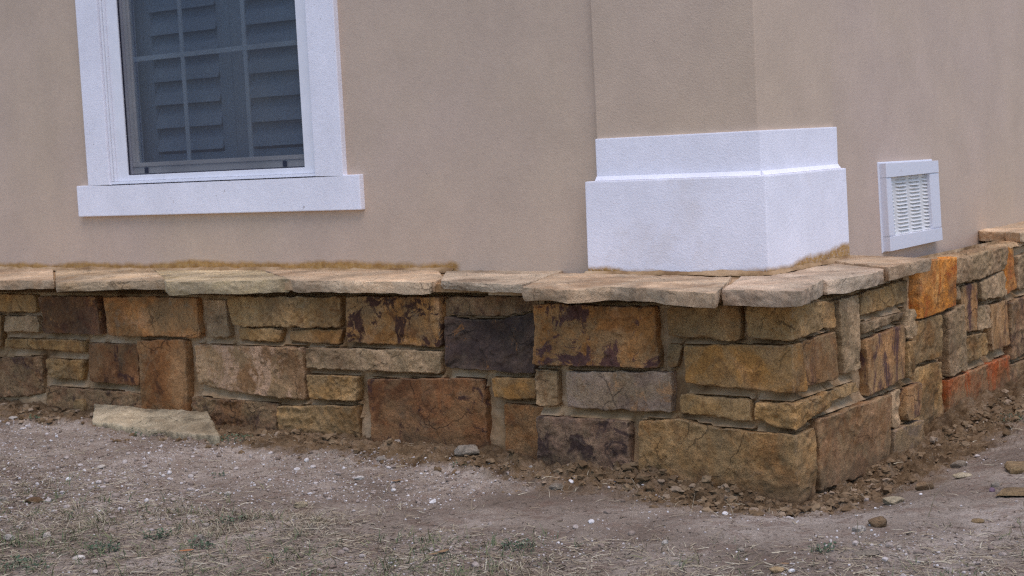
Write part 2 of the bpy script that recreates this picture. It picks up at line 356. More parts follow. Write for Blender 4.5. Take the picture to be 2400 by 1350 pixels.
class MB:
    def __init__(s): s.V = []; s.F = []
    def add(s, V, F):
        o = len(s.V); s.V += [tuple(v) for v in V]; s.F += [tuple(o+i for i in f) for f in F]; return s
    def box(s, x0, x1, y0, y1, z0, z1, bev=0.0):
        b = min(bev, (x1-x0)*.45, (y1-y0)*.45, (z1-z0)*.45)
        if b <= 0:
            V = [(x, y, z) for x in (x0, x1) for y in (y0, y1) for z in (z0, z1)]
            return s.add(V, [(0,1,3,2),(4,6,7,5),(0,4,5,1),(2,3,7,6),(0,2,6,4),(1,5,7,3)])
        import bmesh
        bm = bmesh.new(); bmesh.ops.create_cube(bm, size=1)
        for v in bm.verts: v.co = ((x0+x1)/2+v.co.x*(x1-x0), (y0+y1)/2+v.co.y*(y1-y0), (z0+z1)/2+v.co.z*(z1-z0))
        bmesh.ops.bevel(bm, geom=bm.edges[:], offset=b, segments=2, profile=.7, affect='EDGES')
        bm.verts.index_update(); V = [tuple(v.co) for v in bm.verts]; F = [tuple(v.index for v in f.verts) for f in bm.faces]; bm.free()
        return s.add(V, F)
    def prism(s, poly, axis, a0, a1):     # poly of (p,q) pairs extruded along axis ('x','y')
        n = len(poly)
        g = (lambda p, q, a: (a, p, q)) if axis == 'x' else ((lambda p, q, a: (p, a, q)) if axis == 'y' else (lambda p, q, a: (p, q, a)))
        V = [g(p, q, a0) for p, q in poly]+[g(p, q, a1) for p, q in poly]
        F = [tuple(range(n)), tuple(range(2*n-1, n-1, -1))]+[(i, i+n, (i+1) % n+n, (i+1) % n) for i in range(n)]
        return s.add(V, F)
    def build(s, name, mat, parent=None, smooth=False, sharp=None):
        import bmesh
        o = mesh_obj(name, s.V, s.F, mat, parent, sharp, smooth)
        bm = bmesh.new(); bm.from_mesh(o.data); bmesh.ops.recalc_face_normals(bm, faces=bm.faces[:]); bm.to_mesh(o.data); bm.free()
        return o

def resample(pl, n, T):
    pl = np.asarray(pl, float); d = np.r_[0, np.cumsum(np.hypot(*np.diff(pl, axis=0).T))]; d /= d[-1]
    return np.c_[np.interp(T, d, pl[:, 0]), np.interp(T, d, pl[:, 1])]
def slab(name, parent, mat, sides, mapf, h0=0.0, depth=.06, seed=0, step=.0055, edge=.0038, jag=.0045, relief=.004,
         terr=.005, tilt=(0, 0), skirt_rough=.0, levels=3, bottom=False, rock=.0, label=None, inset=.001, flip=False):
    """a split block: a curved four-sided face patch with worn arrises, rough sides and an optional underside"""
    top, right, bot, left = [np.asarray(s_, float) for s_ in sides]
    Lu = max(np.hypot(*(top[-1]-top[0])), .02); Lv = max(np.hypot(*(left[-1]-left[0])), .02)
    def ticks(L):
        n = int(min(110, max(5, round(L/step)))); t = np.linspace(0, 1, n+1); e = .0022/L
        return np.unique(np.clip(np.r_[t, e, 1-e, 2.6*e, 1-2.6*e], 0, 1))
    TU, TV = ticks(Lu), ticks(Lv); nu, nv = len(TU), len(TV)
    def curve(pl, T, sd):
        c = resample(pl, len(T), T); L = np.hypot(*(c[-1]-c[0]))+1e-6; d = (c[-1]-c[0])/L
        n = np.array([-d[1], d[0]]); w_ = np.minimum(1, np.minimum(T, 1-T)*L/.01)
        q = jag*fbm(T*L*27+sd*3.1, seed*1.7+sd, 0, seed, 4, .6)*1.6*w_
        return c+n*q[:, None]
    ct, cb, cl, cr = curve(top, TU, 1), curve(bot, TU, 2), curve(left, TV, 3), curve(right, TV, 4)
    cl[0] = ct[0]; cl[-1] = cb[0]; cr[0] = ct[-1]; cr[-1] = cb[-1]
    u = TU[None, :, None]; v = TV[:, None, None]
    P = (1-v)*ct[None]+v*cb[None]+(1-u)*cl[:, None]+u*cr[:, None]-((1-u)*(1-v)*ct[0]+u*(1-v)*ct[-1]+(1-u)*v*cb[0]+u*v*cb[-1])
    S, Vv = P[..., 0], P[..., 1]
    cen = np.array([S.mean(), Vv.mean()])
    du = np.minimum(TU, 1-TU)[None, :]*Lu; dv = np.minimum(TV, 1-TV)[:, None]*Lv
    # worn corners: pull them inwards a little
    cr_ = np.exp(-(du+dv)/.010)*.003
    S = S+(cen[0]-S)/(np.abs(cen[0]-S)+.01)*cr_; Vv = Vv+(cen[1]-Vv)/(np.abs(cen[1]-Vv)+.01)*cr_
    d = np.minimum(du, dv)
    h = h0+tilt[0]*(TU[None, :]-.5)+tilt[1]*(.5-TV[:, None])
    h = h+relief*fbm(S*9, Vv*9, seed, seed, 4, .55)*1.7
    t1 = fbm(S*7+5, Vv*10, seed*.7, seed+50, 4, .5)*2.4+.5
    ft = np.floor(t1); fr = t1-ft
    h = h+terr*(ft+sst(.0, .16, fr)-.5)*.8                                # split layers
    h = h+.0020*fbm(S*60, Vv*60, seed, seed+9, 3, .6)+rock*(.5-np.abs(fbm(S*18, Vv*24, seed*1.3, seed+21, 5, .58))*2.2)
    er = edge*(1+.6*fbm(S*14, Vv*14, 3, seed+4, 2))
    k = np.clip(1-d/er, 0, 1); h = h-er*.9*k**2
    X = mapf(S, Vv, h).reshape(-1, 3)
    Vs = [X]; F = patch_faces(nu, nv, 0, flip)
    idx = np.arange(nu*nv).reshape(nv, nu)
    loop = list(idx[0, :-1])+list(idx[:-1, -1])+list(idx[-1, :0:-1])+list(idx[:0:-1, 0])
    lS, lV, lh = S.ravel()[loop], Vv.ravel()[loop], h.ravel()[loop]; n = len(loop); prev = np.array(loop); off = nu*nv
    ang = np.arange(n)
    for j in range(1, levels+1):
        q = j/levels
        hh = lh*(1-q)+(-depth+(h0))*q
        if bottom: hh = hh+ .18*depth*fbm(lS*9, lV*9, 4, seed+70, 3)*(1 if j == levels else .3)
        o_ = np.c_[lS-cen[0], lV-cen[1]]; o_ /= (np.hypot(*o_.T)[:, None]+1e-6)
        g_ = skirt_rough*(fbm(lS*26, lV*26, q*3.0, seed+33, 4, .6)+.30*math.sin(q*math.pi)-.55*q*q) - inset*j
        sS, sV = lS+o_[:, 0]*g_, lV+o_[:, 1]*g_
        Vs.append(mapf(sS, sV, hh).reshape(-1, 3))
        cur = off+ang
        for i in range(n):
            i2 = (i+1) % n; f = (prev[i], cur[i], cur[i2], prev[i2]); F.append(f[::-1] if flip else f)
        prev = cur; off += n
    if bottom:
        c_ = mapf(np.array([cen[0]]), np.array([cen[1]]), np.array([-depth+h0])).reshape(-1, 3); Vs.append(c_)
        for i in range(n):
            f = (prev[i], off, prev[(i+1) % n]); F.append(f[::-1] if flip else f)
    o = mesh_obj(name, np.vstack(Vs), F, mat, parent, 38)
    if label: o['label'] = label
    return o

# ---------------------------------------------------------------- GROUND
def build_ground():
    def ax(lo, hi, st, far):
        f = np.arange(lo, hi+st/2, st); k = np.geomspace(.05, far, 16)
        return np.r_[(lo-k)[::-1], f, hi+k]
    xs = ax(-4.6, 1.3, .0085, 70)
    k_ = np.geomspace(.05, 70, 16); ys = np.r_[(-2.0-k_)[::-1], np.arange(-2.0, -.75, .011), np.arange(-.75, .16, .0065), np.arange(.165, 2.6, .011), 2.6+k_]
    X, Y = np.meshgrid(xs, ys); Z = ground(X, Y)
    inside = (X < -.25) & (Y > .35); Z = np.where(inside, -.02, Z)
    nx, ny = len(xs), len(ys)
    V = np.c_[X.ravel(), Y.ravel(), Z.ravel()]
    a = (np.arange(ny-1)[:, None]*nx+np.arange(nx-1)[None]).ravel()
    F = np.c_[a, a+1, a+nx+1, a+nx]
    me = bpy.data.meshes.new('ground'); me.vertices.add(len(V)); me.vertices.foreach_set('co', V.ravel())
    me.loops.add(len(F)*4); me.loops.foreach_set('vertex_index', F.ravel().astype(np.int32))
    me.polygons.add(len(F)); me.polygons.foreach_set('loop_start', np.arange(len(F), dtype=np.int32)*4)
    me.update(calc_edges=True); me.polygons.foreach_set('use_smooth', [True]*len(F)); me.materials.append(M_DIRT)
    o = bpy.data.objects.new('ground', me); COL.objects.link(o); tag(o, kind='structure'); return o
build_ground()

# ---------------------------------------------------------------- HOUSE
YA = .47; PX = onY((1797, 530), .40)[0]; XA = PX-.070            # stucco planes; right-hand face of the plinth
house = tag(empty('house', (-2.4, YA, 0)), 'beige stucco house wall with white window trim and pilaster, standing behind the stone base', 'house')
tr = .445                     # window trim face
tl = [onY(p, tr) for p in ((206, 432), (804, 408), (184, 509), (846, 491), (256, 434), (738, 412), (180, 436), (842, 409))]
TX0, TX1 = tl[0][0], tl[1][0]; SX0, SX1 = tl[2][0], tl[3][0]; SZ0 = (tl[2][1]+tl[3][1])/2; SZ1 = (tl[6][1]+tl[7][1])/2
OX0, OX1 = tl[4][0], tl[5][0]; OZ0 = (tl[4][1]+tl[5][1])/2; OZ1 = OZ0+1.5; TOP = 3.0
def wall_quads(V, holes=None): pass
mb = MB()
# main facade with the window hole, then the right-hand facade
def rect(mb, a, b, c, d): mb.add([a, b, c, d], [(0, 1, 2, 3)])
X0, X1 = -8.0, -.5
for (xa, xb, za, zb) in ((X0, OX0, -.1, TOP), (OX1, X1, -.1, TOP), (OX0, OX1, -.1, OZ0), (OX0, OX1, OZ1, TOP)):
    rect(mb, (xa, YA, za), (xb, YA, za), (xb, YA, zb), (xa, YA, zb))
rect(mb, (X1, YA, -.1), (XA, .5, -.1), (XA, .5, TOP), (X1, YA, TOP))
rect(mb, (XA, .5, -.1), (XA, 9, -.1), (XA, 9, TOP), (XA, .5, TOP))
rect(mb, (X0, YA, -.1), (X0, YA, TOP), (X0, 9, TOP), (X0, 9, -.1))
rect(mb, (XA, 9, -.1), (X0, 9, -.1), (X0, 9, TOP), (XA, 9, TOP))
mb.build('stucco_wall', M_STUC, house)
MB().box(X0-.3, XA+.3, YA-.3, 9.3, TOP, TOP+.15).build('roof', simple('roof_edge', (.25,.2,.17), .8), house)
# pilaster
LX0 = onY((1375, 520), .40)[0]; LY1 = onX((1986, 480), PX)[0]
UX0 = onY((1397, 380), .425)[0]; UY1 = onX((1963, 345), PX-.025)[0]
ZB, ZS, ZT = .64, .985, 1.131
def lbox(x0, x1, y0, y1, z0, z1, b):   # solid corner block
    return MB().box(x0, x1, y0, y1, z0, z1, b)
HX0 = onY((1391, 160), .438)[0]; HY1 = onX((1948, 150), PX-.038)[0]
lbox(HX0, PX-.038, .438, HY1, ZT-.02, TOP-.003, .004).build('pilaster', M_SHAFT, house)
def flared(x0, x1, y0, y1, z0, z1, fl):  # block whose foot leans out a touch
    m = MB().box(x0, x1, y0, y1, z0, z1, .005)
    m.V = [(x+(fl*(z1-z)/(z1-z0) if x > (x0+x1)/2 else -fl*(z1-z)/(z1-z0)), y-(fl*(z1-z)/(z1-z0) if y < (y0+y1)/2 else -fl*(z1-z)/(z1-z0)), z) for x, y, z in m.V]
    return m
pb = empty('pilaster_base', (-.7, .5, ZB), house)
def coll(m, nm, mat): 
    o = m.build(nm, mat, pb); return o
coll(flared(LX0, PX, .40, LY1, ZB-.02, ZS, .003), 'lower_plinth', M_WBASE)
coll(lbox(UX0, PX-.025, .425, UY1, ZS+.0001, ZT, .004), 'upper_plinth', M_WHITE)
# small cove strip between the two steps
mb = MB(); c_ = .012
mb.prism([(.4245, ZS-.001), (.4245-c_, ZS+.001), (.4245, ZS+.016)], 'x', UX0, PX-.026)
mb.prism([(PX-.0255, ZS-.001), (PX-.0255+c_, ZS+.001), (PX-.0255, ZS+.016)], 'y', .426, UY1-.001)
coll(mb, 'cove', M_WHITE)

# window
win = empty('window', ((OX0+OX1)/2, tr, OZ0), house)
mb = MB()
prof = [(SX0, SZ0), (SX1, SZ0), (SX1, SZ1), (TX1, SZ1), (TX1, TOP-.3), (TX0, TOP-.3), (TX0, SZ1), (SX0, SZ1)]
for (xa, xb, za, zb) in ((TX0, OX0, SZ1, TOP-.35), (OX1, TX1, SZ1, TOP-.35)):
    pass
def ringmesh():
    # casing + sill as one mesh: outline with the opening, extruded, edges softened
    import bmesh
    bm = bmesh.new(); y0, y1 = tr, YA+.02
    xs = [SX0, TX0, OX0, OX1, TX1, SX1]; zs = [SZ0, SZ1 if SZ1 < OZ0 else OZ0, max(OZ0, SZ1), OZ1, OZ1+.1]
    cells = []
    a, b = sorted((SZ1, OZ0))
    zc = [SZ0, a, b, OZ1, OZ1+.1]
    for i in range(5):
        for j in range(4):
            xm = (xs[i]+xs[i+1])/2; zm = (zc[j]+zc[j+1])/2
            if (SX0 < xm < SX1 and SZ0 < zm < SZ1) or (TX0 < xm < TX1 and zm > SZ1):
                if OX0 < xm < OX1 and OZ0 < zm < OZ1: continue
                cells.append((i, j))
    vm = {}
    def vt(x, z):
        k = (round(x, 5), round(z, 5))
        if k not in vm: vm[k] = bm.verts.new((x, y0, z))
        return vm[k]
    for i, j in cells:
        bm.faces.new([vt(xs[i], zc[j]), vt(xs[i+1], zc[j]), vt(xs[i+1], zc[j+1]), vt(xs[i], zc[j+1])])
    bmesh.ops.dissolve_limit(bm, angle_limit=.01, verts=bm.verts[:], edges=bm.edges[:])
    r = bmesh.ops.extrude_face_region(bm, geom=bm.faces[:])
    for v in [g for g in r['geom'] if isinstance(g, bmesh.types.BMVert)]: v.co.y = y1
    bmesh.ops.recalc_face_normals(bm, faces=bm.faces[:])
    ed = [e for e in bm.edges if e.calc_face_angle(0) > 1 and min(v.co.y for v in e.verts) < tr+.001]
    bmesh.ops.bevel(bm, geom=ed, offset=.004, segments=2, profile=.6, affect='EDGES')
    V = [tuple(v.co) for v in bm.verts]; bm.verts.index_update(); F = [tuple(v.index for v in f.verts) for f in bm.faces]; bm.free()
    m = MB(); m.add(V, F); return m
ringmesh().build('casing', M_WHITE, win)
YF = .475                                   # vinyl frame face
gl = [onY(p, YF) for p in ((300, 411), (714, 392))]
GX0, GX1, GZ0 = gl[0][0], gl[1][0], (gl[0][1]+gl[1][1])/2
mb = MB()
mb.box(OX0+.001, GX0, YF, YF+.10, OZ0+.012, OZ1, .003); mb.box(GX1, OX1-.001, YF, YF+.10, OZ0+.012, OZ1, .003)
mb.box(GX0-.001, GX1+.001, YF+.002, YF+.10, OZ0+.012, GZ0, .003)
mb.box(OX0+.001, OX1-.001, tr+.010, YF+.08, OZ0+.0005, OZ0+.0115, .003)      # sub sill lip
mb.box(OX0+.0015, OX0+.012, tr+.012, YF-.001, OZ0+.0125, OZ1, .003)          # reveal bead
mb.box(OX0+.014, OX0+.022, YF-.012, YF-.0005, OZ0+.0125, OZ1, .002)
mb.box(OX1-.012, OX1-.0015, tr+.012, YF-.001, OZ0+.0125, OZ1, .003)
mb.build('window_frame', M_VINYL, win)
gk = MB(); g_ = .004
gk.box(GX0+.0005, GX1-.0005, YF+.006, YF+.012, GZ0+.0005, GZ0+g_); gk.box(GX0+.0005, GX0+g_, YF+.006, YF+.012, GZ0+g_, OZ1); gk.box(GX1-g_*.6, GX1-.0005, YF+.006, YF+.012, GZ0+g_, OZ1)
gk.build('gasket', M_DARK, win)
sc_ = MB(); rect(sc_, (GX0+.001, YF+.014, GZ0+.002), (GX1-.001, YF+.014, GZ0+.002), (GX1-.001, YF+.014, OZ1), (GX0+.001, YF+.014, OZ1)); sc_.build('insect_screen', M_SCREEN, win)
YS = YF+.03
r1 = onY((510, 372), YS)[1]; r2 = onY((510, 383), YS)[1]
mb = MB(); mb.box(GX0+.002, GX1-.002, YS, YS+.03, r2+.0015, r1, .002); mb.box(GX0+.002, GX1-.002, YS+.004, YS+.03, GZ0+.004, r2, .002)
mb.box(GX0+.002, GX0+.022, YS, YS+.03, r1+.0005, OZ1, .002); mb.box(GX0+.022, GX0+.030, YS+.012, YS+.03, r1+.0005, OZ1, .001)
mb.build('sash', M_SASH, win)
for px in (343, 668):
    x = onY((px, 390), YS)[0]; MB().box(x-.009, x+.009, YS-.004, YS+.0035, GZ0+.006, r2-.002, .002).build('latch', M_LATCH, win)
YG = YS+.018
gm = MB(); rect(gm, (GX0+.02, YG, r1-.01), (GX1, YG, r1-.01), (GX1, YG, OZ1), (GX0+.02, YG, OZ1)); gm.build('pane', M_GLASS, win)
mt = MB(); m1 = onY((430, 200), YG)[0]; m2 = onY((577, 200), YG)[0]; hz = onY((498, 120), YG)[1]
for x in (m1, m2): mt.box(x-.0105, x+.0105, YG+.003, YG+.010, r1-.002, OZ1, .002)
for z in (hz, hz+.375): mt.box(GX0+.03, GX1-.002, YG+.0025, YG+.0105, z-.0105, z+.0105, .002)
mt.build('muntins', simple('grey_muntins', (.80,.82,.86), .4, .4, .03), win)
# plantation shutter
YH = .60
def sx(px, y=220): return onY((px, y), YH)[0]
sh = MB(); A0, A1, A2, A3, A4 = GX0-.02, sx(363), sx(518), sx(584), sx(720)
zb = onY((470, 357), YH)[1]
mid = sx(548)
for xa, xb in ((A0-.1, A0+.035), (A0+.037, A1), (A2, mid-.001), (mid+.001, A3), (A4, A4+.06)): sh.box(xa, xb, YH, YH+.03, zb-.12, OZ1, .003)
for xa, xb in ((A1+.0005, A2-.0005), (A3+.0005, A4-.0005)): sh.box(xa, xb, YH+.001, YH+.029, zb-.12, zb, .003)
lp = (onY((470, 73), YH)[1]-onY((470, 352), YH)[1])/5.0
for xa, xb in ((A1+.002, A2-.002), (A3+.002, A4-.002)):
    for k in range(13):
        zc_ = zb+.010+lp*(k+.5); n = 14; pts = []
        for i in range(n):
            a = 2*math.pi*i/n; p, q = .0058*math.cos(a), lp*.545*math.sin(a); th = math.radians(-24)
            pts.append((YH+.012+p*math.cos(th)-q*math.sin(th)*1, zc_+p*math.sin(th)+q*math.cos(th)))
        sh.prism(pts, 'x', xa, xb)
sh.build('shutter', M_SHUT, win, smooth=True, sharp=40)
rm = MB(); rm.box(OX0-.3, OX1+.3, YF+.115, 1.6, .3, 2.9); rm.F = [f for i, f in enumerate(rm.F) if i != 2]; rm.build('room', M_ROOM, win)
ls = MB(); ya, yb = YF+.10, YF+.116
ls.box(OX0-.3, GX0-.03, ya, yb, .31, 2.89); ls.box(GX1+.03, OX1+.3, ya, yb, .31, 2.89); ls.box(GX0-.03, GX1+.03, ya, yb, .31, GZ0-.03); ls.box(GX0-.03, GX1+.03, ya, yb, OZ1+.02, 2.89)
ls.build('inner_lining', M_ROOM, win)

# wall vent (hung slightly out of true)
vent = empty('vent', (XA, 1.9, .82), house)
VX = XA+.032
vq = [onX(p, VX) for p in ((2077, 383), (2200, 376), (2210, 562), (2088, 589))]     # TL TR BR BL outer face
vi = [onX(p, VX) for p in ((2091, 415), (2191, 405), (2189, 537), (2099, 555))]
vq = np.array(vq); vi = np.array([onX(p, VX) for p in ((2090, 415), (2180, 406), (2189, 537), (2099, 553))])
def bar(m, q, x0, x1, b=0.0025):
    q = np.array(q); c = q.mean(0); qi = c+(q-c)*(1-b*2/np.abs(q-c).max())
    V = [(x0, a, z) for a, z in q]+[(x1-b, a, z) for a, z in q]+[(x1, a, z) for a, z in qi]
    m.add(V, [(0,1,2,3),(8,9,10,11)]+[(i, i+4, (i+1) % 4+4, (i+1) % 4) for i in range(4)]+[(i+4, i+8, (i+1) % 4+8, (i+1) % 4+4) for i in range(4)])
def lerp(a, b, t): return a+(b-a)*t
TLo, TRo, BRo, BLo = vq; TLi, TRi, BRi, BLi = vi
tL = lerp(TLo, BLo, (TLi[1]-TLo[1])/(BLo[1]-TLo[1])); tR = lerp(TRo, BRo, (TRi[1]-TRo[1])/(BRo[1]-TRo[1]))
bL = lerp(TLo, BLo, (BLi[1]-TLo[1])/(BLo[1]-TLo[1])); bR = lerp(TRo, BRo, (BRi[1]-TRo[1])/(BRo[1]-TRo[1]))
for nm, q, dx in (('top_board', (TLo, TRo, tR, tL), 0), ('bottom_board', (bL, bR, BRo, BLo), .001)):
    m = MB(); bar(m, q, XA-.01, VX+dx); m.build('board', M_VENT, vent)
e_ = np.array([0, .0012])
for q in ((tL-e_, TLi-e_, BLi+e_, bL+e_), (TRi-e_, tR-e_, bR+e_, BRi+e_)):
    m = MB(); bar(m, q, XA-.01, VX-.002); m.build('board', M_VENT, vent)
fl_ = MB(); bar(fl_, (TLo+np.array([-.012, .006]), TRo+np.array([.004, .006]), BRo+np.array([.004, -.004]), BLo+np.array([-.012, -.006])), XA-.01, XA+.004); fl_.build('flange', M_VENT, vent)
gr = MB(); cols = 3; rows = 16
gx = XA+.008
def gp(u, v_): return lerp(lerp(TLi, TRi, u), lerp(BLi, BRi, u), v_)
nU, nV = 97, rows*8+1
G = np.zeros((nV, nU, 3)); us = np.linspace(-.03, 1.03, nU); vs = np.linspace(-.01, 1.01, nV)
for j, v_ in enumerate(vs):
    for i, u_ in enumerate(us):
        p = gp(u_, v_); cu = ((u_+.17)*3/1.03) % 1.0
        mask = sst(.08, .22, cu)*(1-sst(.80, .94, cu)); arc = .05*math.sin(math.pi*np.clip((cu-.08)/.86, 0, 1))
        ph = (v_*rows-arc*.8) % 1.0
        blade = (.013*ph if ph < .86 else .013*(1-(ph-.86)/.14*1.55))
        G[j, i] = (gx+blade*mask+.002*(1-mask), p[0], p[1])
gr.add(G.reshape(-1, 3), patch_faces(nU, nV)); gr.build('grille', M_GRILLE, vent)

# ---------------------------------------------------------------- STONE BASE
wall = tag(empty('stone_wall', (-.4, 0, 0)), 'low base wall of mixed sandstone blocks with flat capstones running round the house corner', 'stone wall')
S1Y, S4X, MR = .10, -.10, -.032
LEN1 = onY((1253, 850), 0)[0]; LEN3 = onX((2152, 850), 0)[0]
def m1_(s, v, h): return np.stack([s, S1Y-h, v], -1)
def m4_(s, v, h): return np.stack([S4X+h, s, v], -1)
def m2_(s, v, h):
    wx = sst(-.05, -.002, s); wy = 1-sst(.002, .05, s)
    return np.stack([np.minimum(s, 0)+h*wx, np.maximum(s, 0)-h*wy, v], -1)
def u1(p): return onY(p, S1Y)
def u4(p): return onX(p, S4X)
def cornerx(y): return 1857+(y-715)*.0232
def u2(p):
    if p[0] < cornerx(p[1]): a = onY(p, 0); return (min(a[0], 0), a[1])
    a = onX(p, 0); return (max(a[0], 0), a[1])
def sides(pts, un):
    """pts: TL .. TR .. BR .. BL in order; non-corner points carry a third value"""
    cs = [i for i, p in enumerate(pts) if len(p) == 2]; assert len(cs) == 4, pts
    q = [un(p[:2]) for p in pts]
    a, b, c, d = cs
    top = q[a:b+1]; right = q[b:c+1]; bot = q[c:d+1][::-1]; left = ([q[d]]+q[d+1:]+[q[a]])[::-1]
    return top, right, bot, left
_n = [0]; REG = {}
LAB = {'orange': 'bright orange block', 'slate': 'large dark slate-coloured block', 'patch': 'tan block with dark purple mottling', 'red': 'long red-orange block at the foot of the wall',
       'speck': 'brown block with dark speckles', 'plum': 'dark plum-brown block', 'ochre': 'smooth golden ochre corner block', 'blue': 'bluish grey block with a diagonal tan vein',
       'streak': 'block with dark purple streaks', 'copper': 'upright copper-brown block', 'swirl': 'pale swirled block'}
def stone(kind, pts, un, mp, h0=0.0, **k):
    _n[0] += 1; r = random.Random(_n[0]*13)
    kw = dict(seed=_n[0]*7+1, tilt=(r.uniform(-.008, .008), r.uniform(-.006, .008)), relief=r.uniform(.0015, .0035), terr=r.uniform(.0, .004))
    if kind in ('tan', 'grey', 'pale', 'ochre2', 'murk', 'greybrown') : kw['rock'] = r.uniform(.006, .011)
    elif kind in ('swirl', 'speck', 'patch', 'slate', 'plum'): kw['terr'] = .007; kw['rock'] = .003
    kw.update(k)
    sd_ = sides(pts, un); REG.setdefault(mp.__name__, []).append(list(sd_[0])+list(sd_[1][1:])+list(sd_[2][::-1][1:])+list(sd_[3][::-1][1:-1]))
    return slab('stone', wall, ST[kind], sd_, mp, h0+r.uniform(-.005, .006), .05, label=LAB.get(kind), flip=True, **kw)
S1 = [
 ('tan', [(-70,688),(81,692),(82,732),(-70,729)], 0), ('grey', [(8,741),(88,741),(93,779),(12,777)], 0), ('tan', [(-70,736),(2,738),(3,812),(-70,810)], 0),
 ('plum', [(88,695),(229,695),(240,785),(104,780)], 0), ('honey', [(243,695),(461,697),(469,791),(256,785)], .006), ('grey', [(472,703),(526,703),(537,790),(486,793)], -.004),
 ('tan', [(536,696),(798,696),(797,767),(548,763)], .002), ('tan', [(557,768),(661,771),(656,802),(558,796)], -.004), ('ochre', [(677,774),(799,772),(794,807),(678,800)], -.003),
 ('tan', [(8,793),(98,795),(98,819),(8,814)], 0), ('tan', [(101,795),(196,798),(198,826),(101,820)], 0),
 ('murk', [(-60,842),(96,835),(100,922),(60,930,1),(-60,930)], 0), ('tan', [(109,840),(199,846),(192,891),(114,884)], .004),
 ('rust', [(205,804),(321,807),(326,905),(212,894)], .002), ('copper', [(325,797),(437,797),(447,1000),(340,1000)], .008),
 ('murk', [(109,905),(327,922),(333,1000),(107,1000)], -.004), ('tan', [(184,934),(203,936),(205,990),(184,990)], .02),
 ('swirl', [(458,808),(711,813),(716,938),(560,920,1),(468,900)], .004), ('murk', [(450,929),(648,946),(652,1035),(455,1020)], 0),
 ('tan', [(652,952),(838,950),(846,1050),(655,1050)], .002), ('grey', [(718,815),(1034,822),(1032,876),(718,862)], .006),
 ('tan', [(722,876),(842,882),(838,940),(730,934)], .003), ('speck', [(818,695),(1034,695),(1036,812),(817,802)], .003),
 ('murk', [(1045,696),(1257,696),(1257,730),(1150,744,1),(1048,738)], -.012), ('slate', [(1043,740),(1100,750,1),(1170,748,1),(1257,731),(1258,875),(1046,861)], .004),
 ('rust', [(864,886),(1133,888),(1150,1080),(880,1065)], .008), ('ochre', [(1152,886),(1260,886),(1260,936),(1158,932)], .0), ('copper', [(1174,946),(1272,953),(1276,1100),(1180,1090)], -.006),
]
for k, p, h in S1: stone(k, p, u1, m1_, h)
S2 = [
 ('patch', [(1253,712),(1536,718),(1546,862),(1253,853)], .004), ('tan', [(1562,722),(1733,716),(1736,797),(1566,788)], 0),
 ('tan', [(1752,714),(1924,706),(1928,770),(1843,797,1),(1755,792)], .0), ('tan', [(1561,808),(1595,810),(1585,861),(1562,859)], -.006),
 ('ochre', [(1601,810),(1868,803,1),(1877,801),(1889,916),(1868,918,1),(1608,898)], .006),
 ('pale', [(1252,864),(1305,868),(1307,952),(1254,950)], .002), ('blue', [(1326,871),(1576,871),(1577,967),(1328,956)], .003),
 ('tan', [(1592,923),(1758,936),(1765,989),(1592,969)], 0), ('tan', [(1773,941),(1864,944,1),(1942,916),(1942,956),(1903,975,1),(1862,1008,1),(1770,985)], .010),
 ('greybrown', [(1259,974),(1478,987),(1478,1140),(1262,1125)], .002),
 ('ochre2', [(1500,984),(1590,982,1),(1690,1004,1),(1862,1020,1),(1906,1000),(1909,1215),(1869,1240,1),(1497,1160)], .008),
 ('tan', [(1931,708),(1957,704),(1959,768),(1933,770)], -.006), ('grey', [(1962,702),(2011,690),(2017,864),(1977,878)], .004),
 ('tan', [(2020,688),(2134,655),(2132,707),(2018,741)], -.002), ('grey', [(2017,757),(2117,731),(2120,745),(2020,784)], .004),
 ('stripe', [(1881,802),(1955,775),(1963,886),(1891,908)], .003), ('streak', [(2024,798),(2119,759),(2124,887),(2035,930)], .004),
 ('tan', [(1945,918),(2009,895),(2011,918),(1946,946)], .0), ('stripe2', [(1912,984),(2086,922),(2083,1086),(2064,1100,1),(1919,1152)], .008),
 ('grey', [(2091,921),(2113,911),(2109,998),(2089,1003)], .002), ('streak', [(2123,909),(2157,896),(2153,975),(2123,987)], .006),
 ('pale2', [(2089,1009),(2160,982),(2170,1110),(2095,1130)], .004), ('grey', [(2119,722),(2143,726),(2144,789),(2124,795)], .004),
 ('tan', [(2126,800),(2147,795),(2147,880),(2127,885)], .0),
]
ST['greybrown'] = stone_mat('grey_brown_weathered_block', (.085,.066,.052), (.135,.107,.083), (.19,.155,.12), accent=(.05,.038,.036), acc=(.50,.56), dust=.3, rust=.2)  # dark grey-brown is this block's own colour
ST['ochre2'] = stone_mat('olive_ochre_sandstone', (.18,.13,.055), (.25,.185,.085), (.31,.24,.125), accent=(.21,.12,.04), acc=(.58,.68))
ST['stripe2'] = stone_mat('tan_block_with_brown_bands', (.17,.115,.06), (.24,.17,.095), (.28,.21,.13), accent=(.10,.055,.035), acc=(.58,.70), streak=(1,1,.45), ascale=5)
ST['pale2'] = stone_mat('grey_tan_block', (.19,.155,.09), (.26,.21,.12), (.31,.25,.15), accent=(.20,.18,.145), acc=(.5,.56))
for k, p, h in S2: stone(k, p, u2, m2_, h)
